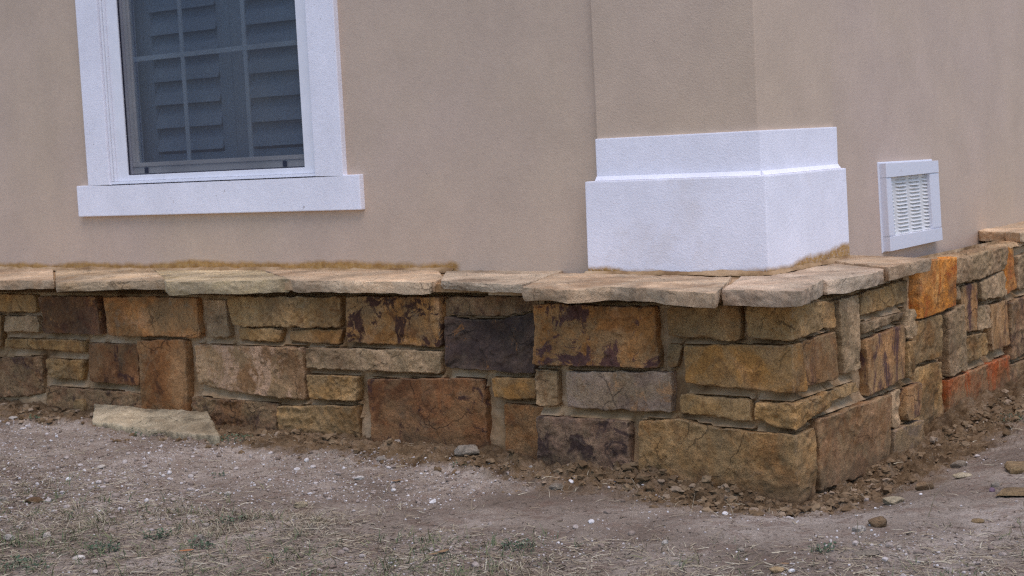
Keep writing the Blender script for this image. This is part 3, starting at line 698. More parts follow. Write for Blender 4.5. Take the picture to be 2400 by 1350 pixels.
S4 = [
 ('orange', [(2148,615),(2231,600),(2233,716),(2180,738,1),(2147,749)], .012), ('grey', [(2233,606),(2354,577),(2347,632),(2290,655,1),(2233,667)], .008),
 ('grey', [(2233,674),(2251,667),(2252,701),(2234,709)], 0), ('streak', [(2253,673),(2286,660),(2287,773),(2260,780)], .0),
 ('grey', [(2291,662),(2347,634),(2356,693),(2296,704)], .006), ('orange', [(2355,582),(2378,576),(2386,676),(2358,693)], .0),
 ('grey', [(2384,600),(2450,580),(2450,660),(2389,680)], .0), ('grey', [(2211,736),(2254,711),(2265,867),(2219,884)], .006),
 ('tan', [(2140,755),(2203,736),(2206,838),(2140,855)], .0), ('grey', [(2288,718),(2317,712),(2318,768),(2290,775)], .0),
 ('stripe', [(2320,714),(2359,703),(2362,808),(2321,823)], .003), ('tan', [(2266,787),(2311,780),(2313,833),(2268,851)], .002),
 ('murk', [(2367,708),(2460,670),(2460,800),(2370,845)], .004), ('tan', [(2140,866),(2206,846),(2211,1030),(2140,1060)], .002),
 ('red', [(2219,890),(2364,832),(2367,940),(2222,1010)], .008), ('murk', [(2370,855),(2460,820),(2460,900),(2369,935)], .0),
]
for k, p, h in S4: stone(k, p, u4, m4_, h)
def course(mp, s0, s1, seed, n):
    r = random.Random(seed); s = s0
    for k in range(n):
        w_ = (s1-s0)/n; z1 = r.uniform(.27, .38); a, b = s+.012, s+w_-.012
        for za, zb_ in ((.02, z1-.01), (z1+.012, .605)):
            _n[0] += 1; q = [(a, zb_), (b, zb_), (b+r.uniform(-.01, .01), za), (a+r.uniform(-.01, .01), za)]
            REG.setdefault(mp.__name__, []).append(q)
            kd = r.choice(['tan', 'grey', 'ochre', 'murk', 'honey', 'rust', 'stripe'])
            slab('stone', wall, ST[kd], ([q[0], q[1]], [q[1], q[2]], [q[3], q[2]], [q[0], q[3]]), mp, r.uniform(-.004, .006), .05, seed=_n[0], step=.012, flip=True, rock=.004)
        s += w_
course(m4_, onX((2440, 800), S4X)[0], 4.6, 3, 6); course(m1_, -5.9, onY((-72, 800), S1Y)[0]-.01, 4, 6)
# mortar: one sheet per wall run, rough with trowel marks
def inpoly(S, Z, pl):
    r = np.zeros(S.shape, bool); n = len(pl)
    for i in range(n):
        (x1, y1), (x2, y2) = pl[i], pl[(i+1) % n]
        c = ((y1 > Z) != (y2 > Z)); r ^= c & (S < (x2-x1)*(Z-y1)/((y2-y1) if y2 != y1 else 1e-9)+x1)
    return r
def mortar(mp, s0, s1, z0, z1, rec=MR, seed=0, step=.0075):
    ns, nz = int((s1-s0)/step)+2, int((z1-z0)/step)+2
    ss = np.linspace(s0, s1, ns)
    if s0 < 0 < s1: ss = np.unique(np.r_[ss, 0, .003, -.003, rec, -rec])
    zs = np.linspace(z0, z1, nz); S, Z = np.meshgrid(ss, zs)
    h = rec+.008*fbm(S*11, Z*16, 0, seed+300, 4)+.003*fbm(S*60, Z*60, 0, seed+301, 3)
    M_ = np.zeros(S.shape, bool)
    for pl in REG.get(mp.__name__, []): M_ |= inpoly(S, Z, pl)
    up = np.full(S.shape, 9.0); dn = up.copy()              # distance to the block above / below
    for j in range(1, nz): dn[j] = np.where(M_[j-1], 0, dn[j-1]+(zs[j]-zs[j-1])); dn[j][M_[j]] = 0
    for j in range(nz-2, -1, -1): up[j] = np.where(M_[j+1], 0, up[j+1]+(zs[j+1]-zs[j])); up[j][M_[j]] = 0
    t = dn/(dn+up+1e-6); f = sst(.09, .045, dn+up)*np.where(M_, 0, 1)
    h = h+f*(.026*(1-t)**1.2-.004)                            # weathered joint: slopes out onto the block below
    h = h-.055*sst(.595, .618, Z+.008*fbm(S*5, 1, 0, 17, 3))           # the top course stops short of the caps
    h = h+.03*(1-sst(.0, .12, Z-np.interp(S, _WS, _WZ)+.02*fbm(S*6, Z*3, 0, 8, 2)))*.6
    return mp(S, Z, h).reshape(-1, 3), patch_faces(len(ss), nz, 0, False)
mm = MB()
for mp, s0, s1 in ((m1_, -6.0, -.955), (m2_, LEN1+.006, LEN3-.008), (m4_, LEN3-.06, 5.0)):
    V, F = mortar(mp, s0, s1, -.08, .635, seed=int(s0*10) % 50); mm.add(V, F)
# closing returns and the top bed
mm.box(LEN1+.008, LEN1+.03, .03, .16, -.08, .63); mm.box(-.16, -.03, LEN3-.035, LEN3-.010, -.08, .63)
mm.build('mortar', M_MORTAR, wall)
bed = MB(); bed.box(-6, -.5, S1Y+.10, YA-.001, .3, .628); bed.box(-.95, -.11, .10, YA-.002, .3, .626); bed.box(XA+.001, -.11, YA, LEN3-.04, .3, .627); bed.box(XA+.001, S4X-.06, LEN3-.04, 5, .3, .578)
for q in ((-6, -1.13, .075, YA-.001), (-1.11, -.08, .0, YA-.08), ): bed.box(*q, .6285, .656)
bed.box(XA+.002, -.03, .03, LEN3-.05, .6275, .6555)
bed.build('core', M_MORTAR, wall)
# raw top of the uncapped run: mortar dabs and stone spalls
def dabs():
    S, Yg = np.meshgrid(np.linspace(XA+.012, S4X-.004, 40), np.linspace(LEN3-.05, 2.9, 190))
    zr_ = onX((2280, 575), XA)[1]; Z = zr_-.004+(.628-zr_)*sst(XA+.03, S4X-.04, S)+.008*fbm(S*30, Yg*30, 0, 44, 4, .6)+.010*np.abs(fbm(S*9, Yg*9, 0, 45, 3))-.02*sst(S4X-.02, S4X, S)
    return np.stack([S, Yg, Z], -1).reshape(-1, 3), patch_faces(40, 190)
V, F = dabs(); db = MB().add(V, F)
t_ = ST['grey']; o = db.build('rough_top', t_, wall, smooth=True); 

# capstones
ZC = .668
def mc(z, tx=0, ty=0, c=(0, 0)):
    return lambda s, v, h: np.stack([s, v, z+h+tx*(s-c[0])+ty*(v-c[1])], -1)
def cap(kind, fr, back, th, z=ZC, label=None, tx=0, ty=.0, **k):
    """fr: pixels of the front top arris, left to right; back: plan points of the back edge, left to right"""
    f = [onZ(p, z) for p in fr]; b = [tuple(p) if len(p) == 3 else onZ(p, z) for p in back]; b = [p[:2] for p in b]
    c = (np.mean([p[0] for p in f]), np.mean([p[1] for p in f]))
    _n[0] += 1
    kw = dict(seed=_n[0]*5+2, edge=.0016, jag=.0022, relief=.0010, terr=.0015, rock=.001, skirt_rough=.006, levels=8, bottom=True, inset=.0)
    kw.update(k); th += .006
    sd = (b, [b[-1], f[-1]], f, [b[0], f[0]])
    o = slab('capstone', wall, kind, sd, mc(z, tx, ty, c), 0, th, label=label, flip=True, **kw)
    return o
CP = {
 'a': stone_mat('pale_cap_stone', (.25,.185,.11), (.34,.265,.17), (.42,.34,.235), mscale=4, rust=.12, dust=.4, dustc=(.48,.39,.27), pale=.3, pit=.5, k=1.5, ad=(1.08, .955, .84)),
 'b': stone_mat('greenish_cap_stone', (.22,.18,.105), (.30,.255,.155), (.38,.33,.225), mscale=4, rust=.12, dust=.4, dustc=(.48,.39,.27), pale=.3, pit=.5, k=1.5, ad=(1.08, .955, .84)),
 'c': stone_mat('peach_cap_stone', (.30,.22,.145), (.39,.30,.205), (.44,.36,.26), mscale=4, rust=.12, dust=.4, dustc=(.48,.39,.27), pale=.3, pit=.5, k=1.5, ad=(1.08, .955, .84)),
 'd': stone_mat('grey_cap_stone', (.26,.21,.155), (.34,.285,.215), (.42,.36,.28), mscale=4, rust=.12, dust=.4, dustc=(.48,.39,.27), pale=.3, pit=.5, k=1.5, ad=(1.08, .955, .84)),
 'e': stone_mat('rosy_grey_cap_stone', (.26,.20,.145), (.33,.265,.20), (.39,.33,.26), mscale=4, rust=.12, dust=.4, dustc=(.48,.39,.27), pale=.3, pit=.5, k=1.5, ad=(1.08, .955, .84)),
}
YB = YA+.006
def bk(x, y=YB): return (x, y, 0)
xk = lambda p: onZ(p, ZC)[0]
cap(CP['a'], [(-330,652),(-90,658)], [bk(-5.4), bk(-4.75)], .034)
cap(CP['c'], [(-85,658),(126,657)], [bk(-4.74), bk(-3.95)], .032)
cap(CP['a'], [(131,664),(190,661),(300,658),(388,656)], [bk(-3.93), bk(-3.28)], .030)
cap(CP['b'], [(391,661),(540,659),(678,655)], [bk(-3.265), bk(-2.64)], .042, tx=.004)
cap(CP['c'], [(688,657),(850,660),(1010,661),(1040,652)], [bk(-2.62), bk(-1.70)], .036)
cap(CP['d'], [(1033,659),(1120,664),(1224,667)], [bk(-1.66), bk(-1.13)], .022)
cap(CP['c'], [(1222,674),(1328,679),(1430,671),(1558,680),(1676,688)], [bk(-1.12, .41), onZ((1716,648), ZC)+(0,)], .036, z=ZC-.002)
cap(CP['e'], [(1690,679),(1780,681),(1878,684)], [onZ((1738,646), ZC)+(0,), onZ((1931,652), ZC)+(0,)], .040, z=ZC-.003, label='square corner capstone', jag=.003)
def capq(kind, q, th, z=ZC, **k):      # plan quad: TL, TR (outer far), BR.. given as pixel outer edge near->far, inner edge near->far
    outer, inner = q
    f = [onZ(p, z) for p in outer]; b = [p[:2] if len(p) == 3 else onZ(p, z) for p in inner]
    _n[0] += 1
    kw = dict(seed=_n[0]*5+2, edge=.0016, jag=.0022, relief=.0010, terr=.0015, rock=.001, skirt_rough=.006, levels=8, bottom=True, inset=.0); kw.update(k); th += .005
    return slab('capstone', wall, kind, (b, [b[-1], f[-1]], f, [b[0], f[0]]), mc(z), 0, th, flip=True, **kw)
IX = PX-.002
capq(CP['e'], ([(1939,657),(1970,654),(2044,641),(2082,627)], [onZ((1757,645), ZC)+(0,), (IX, onZ((1988,610), ZC)[1], 0)]), .040, z=ZC-.007)
capq(CP['c'], ([(2085,627),(2130,616),(2184,605)], [(XA-.004, onZ((1988,608), ZC)[1]+.0, 0), (XA-.004, onZ((2172,598), ZC)[1]+.02, 0)]), .038)
_n[0] += 1
yi_, zi_ = onX((2293, 540), XA); xo_, yo_ = onZ((2391, 546), zi_)
slab('capstone', wall, CP['c'], ([(XA-.004, yi_), (XA-.004, 4.2)], [(XA-.004, 4.2), (xo_+.05, 4.2)], [(xo_, yo_), (xo_+.05, 4.2)], [(XA-.004, yi_), (xo_, yo_)]), mc(zi_), 0, .040, flip=True,
     seed=_n[0]*5+2, edge=.003, jag=.004, relief=.002, terr=.002, skirt_rough=.006, levels=6, bottom=True, inset=.0, label='thick capstone on the far run beyond the uncapped stretch')
# smeared mortar bead where ledge meets plaster
def bead(path, seed):
    V = []; n = 0; pts = []
    for (a, b) in zip(path[:-1], path[1:]):
        L = math.hypot(b[0]-a[0], b[1]-a[1]); m = int(L/.008)
        pts += [(a[0]+(b[0]-a[0])*i/m, a[1]+(b[1]-a[1])*i/m) for i in range(m)]
    pts.append(path[-1]); P_ = np.array(pts); T = np.gradient(P_, axis=0); T /= np.hypot(*T.T)[:, None]; N = np.c_[T[:, 1], -T[:, 0]]
    q = np.arange(len(P_))*.008; wd = .010+.012*np.abs(fbm(q*5, seed, 0, seed, 4)); ht = .006+.014*np.abs(fbm(q*7, seed+3, 0, seed, 4, .6))
    prof = [(-.004, 1.0), (.15, .95), (.5, .45), (1.0, .0), (1.1, -.5)]
    for (u_, h_) in prof: V.append(np.c_[P_+N*(wd*u_)[:, None], ZC-.001+ht*h_+.0015*fbm(q*60, u_*9, 0, seed, 2)])
    return np.stack(V, 0).reshape(-1, 3), patch_faces(len(P_), len(prof))
bm_ = MB()
for p_, sd_ in (([(-5.4, YA), (-1.62, YA)], 3), ([(LX0-.01, .395), (PX+.004, .395), (PX+.004, LY1)], 7)):
    bm_.add(*bead(p_, sd_))
bm_.build('mortar_bead', M_MORTAR, wall, smooth=True)

# ---------------------------------------------------------------- LOOSE ROCKS
def ico(sub=2):
    import bmesh
    bm = bmesh.new(); bmesh.ops.create_icosphere(bm, subdivisions=sub, radius=1); V = np.array([v.co[:] for v in bm.verts]); F = [tuple(v.index for v in f.verts) for f in bm.faces]; bm.free(); return V, F
ICO = {k: ico(k) for k in (1, 2, 3, 4)}
def rock_shape(seed, sub, flat=.5, ang=.75):
    V, F = ICO[sub]; V = V.copy(); r = np.random.default_rng(seed)
    for _ in range(9):                                   # chop facets
        n = r.normal(size=3); n /= np.linalg.norm(n); d = r.uniform(.55, .85)
        q = V@n; V -= np.outer(np.maximum(q-d, 0)*ang, n)
    nn = fbm(V[:, 0]*1.8, V[:, 1]*1.8, V[:, 2]*1.8, seed, 4, .55)
    V *= (1+.16*nn)[:, None]
    return V, F
def rock(name, px, wpx, hfrac, mat, label, group=None, cat='rock', rot=None, depth=.7, seed=None, sub=4, sink=.25, z=0):
    q = gpt(px); dist = (q-CAM)@_F; wdt = wpx*dist/FPX/2
    seed = seed or int(px[0]*7+px[1]); V, F = rock_shape(seed, sub)
    ext = np.abs(V).max(0); V = V/ext
    V = V*np.array([wdt, wdt*depth, wdt*hfrac]); a = (YAW if rot is None else rot)
    c, s = math.cos(a), math.sin(a); V = np.c_[V[:, 0]*c-V[:, 1]*s, V[:, 0]*s+V[:, 1]*c, V[:, 2]]
    g0 = float(ground(q[0], q[1])); V = V+np.array([q[0], q[1], g0+wdt*hfrac*(1-2*sink)+z])
    o = mesh_obj(name, V, F, mat, None, 30); return tag(o, label, cat, group)
# the long slab lying against the foot of the wall
def gslab(px_quad, th, mat, label, tiltz=0, seed=1, zoff=.0, **k):
    q = [gpt(p) for p in px_quad]; zz = np.mean([float(ground(a[0], a[1])) for a in q])+zoff
    P = [onZ(p, zz) for p in px_quad]
    o = slab('loose_slab', None, mat, ([P[0], P[1]], [P[1], P[2]], [P[3], P[2]], [P[0], P[3]]), mc(zz, 0, tiltz, P[0]), 0, th, flip=True, seed=seed,
             edge=.006, jag=.006, relief=.004, terr=.004, skirt_rough=.01, levels=5, bottom=True, inset=0, **k)
    return tag(o, label, 'loose stone')
gslab([(222,948),(486,966),(514,1002),(214,972)], .06, R_TAN, 'long pale tan slab lying on the ground below the upright copper-brown block', seed=5, zoff=.05, tiltz=.16)
gslab([(2356,1080),(2440,1075),(2440,1092),(2366,1098)], .022, R_OCH, 'ochre brown block at the right edge, the farther of two', seed=8, zoff=.022)
gslab([(2352,1143),(2440,1140),(2440,1158),(2335,1156)], .009, R_OCH, 'thin ochre flagstone piece at the right edge beside a white rock', seed=9, zoff=.011)
ROCKS = [
 ((1098,1082), 66, .42, R_GREY, 'flat grey-tan rock with upright oval face, below the gap beside the big rust-brown block', 'rock'),
 ((929,1044), 32, .5, R_WHITE, 'pale grey chip just below the big rust-brown block', 'rock'),
 ((894,1084), 26, .6, R_WHITE, 'pale pebble left of the flat grey-tan rock by the dug strip', 'pebble'),
 ((1244,1103), 14, .9, R_WHITE, 'small bright white pebble left of the foot of the pier', 'pebble'),
 ((1268,1086), 14, 1.0, R_WHITE, 'small upright white pebble touching the foot of the pier at its left edge', 'pebble'),
 ((1305,1150), 36, .5, R_GREY, 'grey stone lump in front of the left end of the pier', 'rock'),
 ((2093,1180), 58, .35, R_TAN, 'light flat wedge of stone on brown soil right of the wall corner', 'rock'),
 ((2250,1094), 46, .55, R_GREY, 'angular grey-tan rock in the dug soil beside the right-hand wall', 'rock'),
 ((2258,1118), 50, .30, R_TAN, 'flat tan rock just in front of the angular grey-tan rock', 'rock'),
 ((2166,1150), 46, .75, R_SOIL, 'rounded brown earth-coloured lump in the dug soil', 'rock'),
 ((2333,1142), 22, .8, R_WHITE, 'white rounded rock left of the thin ochre flagstone', 'rock'),
 ((2325,1154), 16, .9, simple('purple_rock', (.16,.10,.13), .8, .3, .2, .003), 'small purple and white rock left of the thin ochre flagstone', 'rock'),
 ((2292,1222), 36, .35, R_OCH, 'brownish ochre chip lying on pale ground at far right', 'rock'),
 ((2030,1300), 72, .16, R_GREY, 'flat pale flake in the right foreground', 'rock'),
 ((1588,1325), 56, .22, R_WHITE, 'flat whitish stone at the bottom edge, centre right', 'rock'),
 ((2056,1232), 46, .75, R_SOIL, 'crumbly round clod in front of the wall corner', 'clod'),
 ((2014,1245), 34, .5, R_WHITE, 'pale grey stone left of the crumbly round clod', 'rock'),
 ((1560,1276), 20, .7, R_WHITE, 'white pebble in the foreground below the wall corner, left of another', 'pebble'),
 ((1738,1296), 18, .8, R_WHITE, 'white pebble in the foreground directly below the wall corner', 'pebble'),
 ((22,1270), 30, .7, R_WHITE, 'white pebble at the lower left edge of the photo', 'pebble'),
 ((112,1262), 24, .7, R_WHITE, 'greyish white pebble at lower left, second from the edge', 'pebble'),
 ((184,1312), 34, .35, R_WHITE, 'flat white stone in the green foreground grass at left', 'pebble'),
 ((483,1234), 18, .8, R_WHITE, 'white pebble in the left foreground above the dead orange leaf', 'pebble'),
 ((470,1266), 20, 1.0, R_WHITE, 'upright white stone beside a green weed near the orange leaf', 'pebble'),
 ((239,1098), 22, .5, R_WHITE, 'pale pebble on bare dirt in front of the long slab', 'pebble'),
 ((534,1160), 18, .7, R_WHITE, 'white pebble on bare dirt in the left middle ground', 'pebble'),
 ((10,1172), 24, .5, R_WHITE, 'pale flat pebble at the left edge on bare dirt', 'pebble'),
 ((32,982), 24, .35, R_WHITE, 'small pale stone near the left edge just below the wall', 'pebble'),
 ((545,1000), 24, .8, R_TAN, 'small tan stone at the right end of the long slab', 'rock'),
 ((842,1122), 26, .45, R_WHITE, 'pale flattish pebble in the gravelly patch below the big rust-brown block', 'pebble'),
 ((2108,1290), 16, .9, R_WHITE, 'small pale pebble in the right foreground, right of the flat flake', 'pebble'),
 ((1098,1262), 18, .6, R_WHITE, 'white pebble in the centre foreground', 'pebble'),
 ((80,1180), 44, .4, R_SOIL, 'reddish brown flat stone at left on bare dirt', 'rock'),
 ((705,1190), 34, .5, R_TAN, 'tan and white stone in the left middle of the bare dirt', 'rock'),
 ((1820,1345), 40, .4, R_OCH, 'ochre stone at the bottom edge, below the wall corner', 'rock'),
]
for i, (p, wp, hf, m, lb, nm) in enumerate(ROCKS): rock(nm, p, wp, hf, m, lb, cat=nm, sub=4 if wp > 25 else 3)

# ---------------------------------------------------------------- scattered stuff
def dwall(x, y): return np.hypot(np.maximum(x, 0), np.maximum(-y, 0))
def scatter_pts(n, fn, box=(-4.4, 1.25, -1.95, 2.3)):
    out = []
    while len(out) < n:
        x = RNG.uniform(box[0], box[1], 4000); y = RNG.uniform(box[2], box[3], 4000)
        ok = (~((x < .02) & (y > -.0)) | ((x < -1.0) & (y < .06))) & ~((x < -.08) & (y > .9)) & (RNG.uniform(size=4000) < fn(x, y))
        # keep to the visible ground wedge, with some margin
        q = np.c_[x, y, np.full_like(x, .05)]-CAM; d = q@_F; sx_ = (q@_R)/d*FPX+1200; sy_ = 675-(q@_U)/d*FPX
        ok &= (sx_ > -500) & (sx_ < 2900) & (sy_ < 1600)
        out += list(zip(x[ok], y[ok]))
    return np.array(out[:n])
def blobs(name, P, R, mat, seed, sub=1, flat=(.5, .9), label=None, cat=None, sink=.3, crumb=0):
    V0 = []; F0 = []; r = np.random.default_rng(seed); off = 0
    shapes = [rock_shape(seed*31+i, sub) for i in range(24)]
    if crumb: shapes = [(V*(1+crumb*fbm(V[:, 0]*4, V[:, 1]*4, V[:, 2]*4+i, seed, 3, .7))[:, None], F) for i, (V, F) in enumerate(shapes)]
    Z = ground(P[:, 0], P[:, 1])
    for i, (x, y) in enumerate(P):
        V, F = shapes[r.integers(24)]; a = r.uniform(0, 6.28); c, s = math.cos(a), math.sin(a)
        sx_, sy_, sz_ = R[i]*r.uniform(.8, 1.3), R[i]*r.uniform(.6, 1), R[i]*r.uniform(*flat)
        W = V*[sx_, sy_, sz_]; W = np.c_[W[:, 0]*c-W[:, 1]*s, W[:, 0]*s+W[:, 1]*c, W[:, 2]]+[x, y, Z[i]+sz_*(1-2*sink)*.9]
        V0.append(W); F0.append(np.array(F)+off); off += len(V)
    o = mesh_obj(name, np.vstack(V0), np.vstack(F0), mat, None, None, False)
    return tag(o, label, cat, None, 'stuff')
gden = lambda x, y: np.clip(.25+1.1*(fbm(x*1.6, y*1.6, 0, 77, 3)+.1)+.9*np.exp(-((x+1.3)**2+(y+.45)**2)/.12), .05, 1)*sst(.05, .25, dwall(x, y))
G0 = gpt((1010, 1108)); G1 = gpt((250, 1150))
gden = lambda x, y: np.clip((.10+1.5*(fbm(x*1.9, y*1.9, 0, 77, 4)))+1.2*np.exp(-((x-G0[0])**2+(y-G0[1])**2)/.07)+.5*np.exp(-((x-G1[0])**2+(y-G1[1])**2)/.3), .04, 1)*sst(.05, .25, dwall(x, y))
P = scatter_pts(26000, gden); blobs('gravel', P, .0012+.0044*RNG.uniform(size=len(P))**3.4, M_PEB, 3, 1, label='fine pale gravel scattered over the bare dirt', cat='gravel')
P = scatter_pts(2200, gden); blobs('gravel', P, .003+.010*RNG.uniform(size=len(P))**4, M_PEB, 5, 2, label='larger pale pebbles strewn over the bare dirt', cat='gravel')
cden = lambda x, y: np.where(x < -1.1, .45, 1)*(1-sst(.06, .34, dwall(x, y)+.16*fbm(x*3.5, y*3.5, 0, 12, 3)))*np.clip(.6+1.5*fbm(x*6, y*6, 0, 13, 2), .1, 1)
P = scatter_pts(15000, cden); blobs('soil_clods', P, .0015+.020*RNG.uniform(size=len(P))**16, M_CLOD, 8, 2, (.4, .8), 'crumbled brown soil along the foot of the wall', 'soil', .42, .75)

def blades(name, P, mat, seed, L, W, up, label, cat, tuft=1, spread=.02, kind='stuff', curl=.5):
    r = np.random.default_rng(seed); V = []; F = []; off = 0
    for (x, y) in P:
        for _ in range(tuft):
            bx, by = x+r.normal()*spread, y+r.normal()*spread
            l = r.uniform(*L); w_ = r.uniform(*W)/2; a = r.uniform(0, 6.28); e = math.radians(r.uniform(*up)); da = r.uniform(-curl, curl)
            z = float(_gz(bx, by))+.0015; p = np.array([bx, by, z]); n = 4; side = np.array([-math.sin(a), math.cos(a), r.uniform(-.6, .6)])*w_
            for k in range(n+1):
                t = k/n; ww = side*(1-.85*t*t)
                V += [tuple(p-ww), tuple(p+ww)]
                if k < n: F.append((off+2*k, off+2*k+1, off+2*k+3, off+2*k+2))
                p = p+np.array([math.cos(a)*math.cos(e), math.sin(a)*math.cos(e), math.sin(e)])*l/n
                a += da/n*2; e -= math.radians(r.uniform(0, 22))*(1 if e > .1 else 0)
                p[2] = max(p[2], float(_gz(p[0], p[1]))+.0012) if e < .5 else p[2]
            off += 2*(n+1)
    o = mesh_obj(name, V, F, mat, None, None, True); return tag(o, label, cat, None, kind)
_gx = np.linspace(-4.8, 1.5, 631); _gy = np.linspace(-2.3, 2.6, 491); _GG = ground(*np.meshgrid(_gx, _gy))
def _gz(x, y):
    i = min(max(int((x+4.8)/.01), 0), 630); j = min(max(int((y+2.3)/.01), 0), 490); return _GG[j, i]
# nearness to the viewer decides how much litter there is
near = lambda x, y: sst(.60, 1.25, dwall(x, y)+.25*fbm(x*1.7, y*1.7, 0, 91, 3))
P = scatter_pts(24000, lambda x, y: .035+.965*near(x, y)); blades('dry_grass', P, M_STRAW, 21, (.012, .065), (.0014, .0034), (-3, 14), 'dry straw and dead grass lying on the foreground dirt', 'dry grass')
P = scatter_pts(9000, lambda x, y: .25+.75*near(x, y)); blades('litter', P, vari('dark_litter', [(0, (.05,.035,.025)), (.5, (.11,.075,.05)), (1, (.19,.14,.10))], .9, 0), 27, (.006, .022), (.0015, .004), (-3, 25), 'small dark bits of bark and leaf litter on the dirt', 'litter')
P = scatter_pts(1500, lambda x, y: (.02+.98*near(x, y))*np.clip(fbm(x*4, y*4, 0, 31, 2)*4-.6, 0, 1)); blades('dry_grass_tufts', P, M_STRAW, 23, (.015, .052), (.0010, .0021), (8, 65), 'short upright tufts of dead grass in the foreground', 'dry grass', 6, .012)
P = scatter_pts(330, lambda x, y: near(x, y)*np.clip(fbm(x*2.4+4, y*2.4, 0, 37, 2)*2.4, 0, 1)*sst(-.2, -1.0, x+0*y) if True else 0) if False else scatter_pts(420, lambda x, y: near(x, y)*np.clip(fbm(x*2.4+4, y*2.4, 0, 37, 2)*2.4, 0, 1)*(1-sst(-.9, .1, x)*.8))
P = np.vstack([P, scatter_pts(420, lambda x, y: near(x, y)*sst(-.2, -1.0, x)*(dwall(x, y) > .9))])
blades('green_grass', P, M_GREEN, 29, (.014, .052), (.0012, .0026), (15, 75), 'sparse green and yellowing grass in the foreground', 'grass', 7, .014)
P = scatter_pts(230, lambda x, y: np.exp(-((dwall(x, y)-.3)/.15)**2)); blades('roots', P, M_STRAW, 33, (.02, .08), (.0008, .0016), (5, 70), 'pale roots and straws sticking out of the disturbed soil', 'dry grass', 1, .01, curl=1.2)

# small leafy weeds
def weed(px, rpx, n, seed, label):
    q = gpt(px); R = rpx*((q-CAM)@_F)/FPX; r = np.random.default_rng(seed); V = []; F = []; off = 0
    for _ in range(n):
        a0 = r.uniform(0, 6.28); rr = R*math.sqrt(r.uniform()); x, y = q[0]+rr*math.cos(a0)*1.3, q[1]+rr*math.sin(a0)
        z = float(_gz(x, y))+r.uniform(.002, .018); l = r.uniform(.006, .013); w_ = l*.42; a = r.uniform(0, 6.28); e = r.uniform(-.2, .7)
        d = np.array([math.cos(a)*math.cos(e), math.sin(a)*math.cos(e), math.sin(e)]); s = np.array([-math.sin(a), math.cos(a), r.uniform(-.3, .3)])
        p = np.array([x, y, z])
        for v in (p, p+d*l*.35+s*w_*.9, p+d*l*.75+s*w_*.6, p+d*l, p+d*l*.75-s*w_*.6, p+d*l*.35-s*w_*.9): V.append(tuple(v))
        F.append(tuple(off+i for i in range(6))); off += 6
        if r.uniform() < .35:    # stem
            g = np.array([x+r.normal()*.006, y+r.normal()*.006, float(_gz(x, y))]); t = np.array([.0007, .0005, 0])
            for v in (g-t, g+t, p+t, p-t): V.append(tuple(v))
            F.append((off, off+1, off+2, off+3)); off += 4
    return tag(mesh_obj('weed', V, F, M_WEED, None, None, False), label, 'weed', 'low green weeds')
WEEDS = [((370,1018), 55, 120, 'low green weed spreading in front of the middle of the long slab'), ((85,985), 20, 45, 'small dark green weed near the left edge below the wall'),
 ((545,1035), 45, 90, 'low green weed just past the right end of the long slab'), ((250,968), 20, 22, 'tiny weed sprig at the left end of the long slab'),
 ((380,985), 16, 20, 'tiny weed sprig on the middle of the long slab'), ((2385,990), 36, 90, 'green weed at the right edge of the photo'),
 ((370,1262), 30, 70, 'green leafy weed in the left foreground, upper left of the orange leaf'), ((475,1285), 26, 60, 'green leafy weed beside the orange leaf in the foreground'),
 ((1080,1100), 18, 14, 'grey-green sprig beside the flat grey-tan rock'), ((1930,1292), 26, 50, 'small green moss-like weed in the right foreground'),
 ((240,1290), 34, 70, 'green weed at the lower left among foreground grass'), ((60,1330), 50, 110, 'green weed in the bottom left corner'),
 ((1215,1285), 34, 60, 'greyish green tuft in the centre foreground'), ((510,1118), 16, 16, 'tiny weed on bare dirt in the left middle ground'), ((540,1225), 30, 40, 'thin green weed in the foreground right of the white pebbles')]
for i, (p, r_, n, lb) in enumerate(WEEDS): weed(p, r_, n, 100+i, lb)
def leaf(px, lpx, mat, rot, label):
    q = gpt(px); L = lpx*((q-CAM)@_F)/FPX; z = float(_gz(q[0], q[1]))+.004
    n = 9; V = []; F = []
    for k in range(n):
        t = k/(n-1); wd = L*.22*math.sin(math.pi*min(1, t*.96+.03))**.8
        for s_ in (-1, -.5, 0, .5, 1):
            V.append((q[0]+math.cos(rot)*(t-.5)*L-math.sin(rot)*wd*s_, q[1]+math.sin(rot)*(t-.5)*L+math.cos(rot)*wd*s_, z+.25*wd*abs(s_)+.12*L*(t-.5)**2*2))
    F = patch_faces(5, n)
    return tag(mesh_obj('dead_leaf', V, F, mat, None, None, True), label, 'leaf')
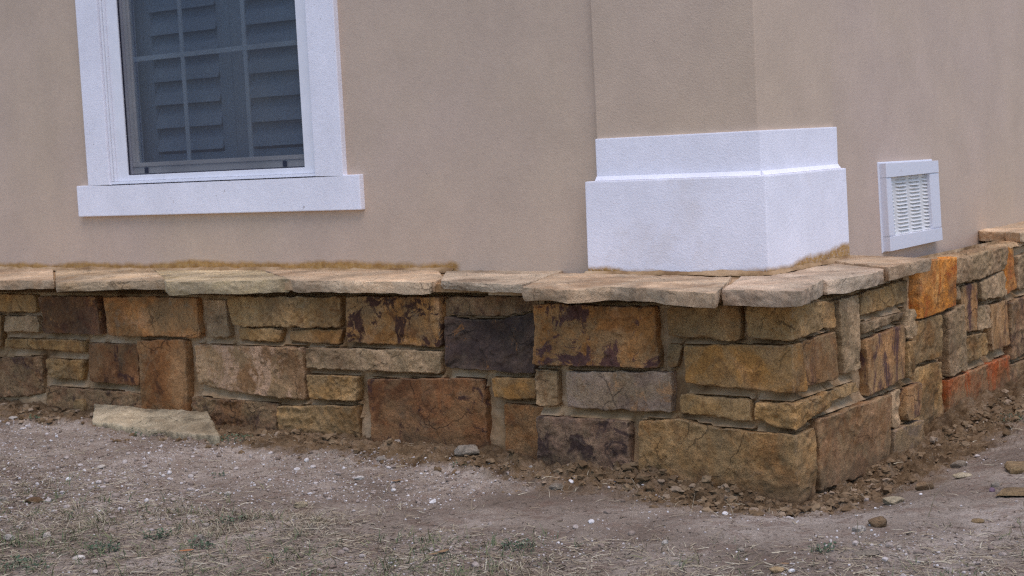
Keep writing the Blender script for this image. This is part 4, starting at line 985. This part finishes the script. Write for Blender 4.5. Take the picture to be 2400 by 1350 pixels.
leaf((438,1297), 36, M_LEAF, YAW+.2, 'orange dead leaf lying in the left foreground')
leaf((1040,1297), 40, M_LEAFB, YAW+.9, 'curled tan-orange leaf in the centre foreground')
leaf((1018,1305), 30, M_LEAFB, YAW+.4, 'brown leaf fragment at the lower end of the curled tan-orange leaf')
leaf((930,1133), 28, M_LEAFB, YAW+.5, 'tan leaf lying in the gravelly patch at centre')
leaf((1840,1327), 26, M_LEAFB, YAW-.3, 'brown leaf fragment near the bottom edge below the corner')
leaf((628,1313), 20, M_LEAF, YAW, 'small orange leaf scrap near the bottom edge, left of centre')
# tall pale stalks standing near the corner
def stalk(pts_px, th, label):
    base = gpt(pts_px[0]); d0 = (base-CAM)@_F; P = [base]
    for p in pts_px[1:]: r = ray(p); P.append(CAM+r*(d0/(r@_F)))
    P = np.array(P); P[1:] += np.array([.01, -.01, 0])[None]*np.arange(1, len(P))[:, None]
    V = []; F = []; m = len(P)
    for i, p in enumerate(P):
        rr = th*(1-.6*i/(m-1))
        for a in range(5): V.append((p[0]+rr*math.cos(a*1.2566), p[1]+rr*math.sin(a*1.2566), p[2]))
    for i in range(m-1):
        for a in range(5): F.append((i*5+a, i*5+(a+1) % 5, i*5+5+(a+1) % 5, i*5+5+a))
    return tag(mesh_obj('grass_stalk', V, F, M_STRAW, None, None, True), label, 'grass stalk', 'single dry stalks')
stalk([(2175,1215),(2178,1185),(2182,1155),(2205,1118)], .0016, 'tall pale dry stalk right of the wall corner')
stalk([(2018,1290),(2005,1240),(2000,1215),(1990,1180)], .0012, 'thin bent dry stalk in front of the wall corner')
stalk([(2400,1262),(2385,1232),(2378,1205)], .0014, 'short dry stalk at the right edge')
stalk([(2170,1225),(2135,1238),(2100,1250),(2060,1258)], .0018, 'long dry stem leaning low in front of the corner')
stalk([(1908,1330),(1900,1290),(1890,1255)], .0012, 'faint straw in the right foreground beside the mossy weed')
stalk([(725,1120),(712,1092),(702,1078)], .0014, 'brown twig standing on bare dirt at centre left')
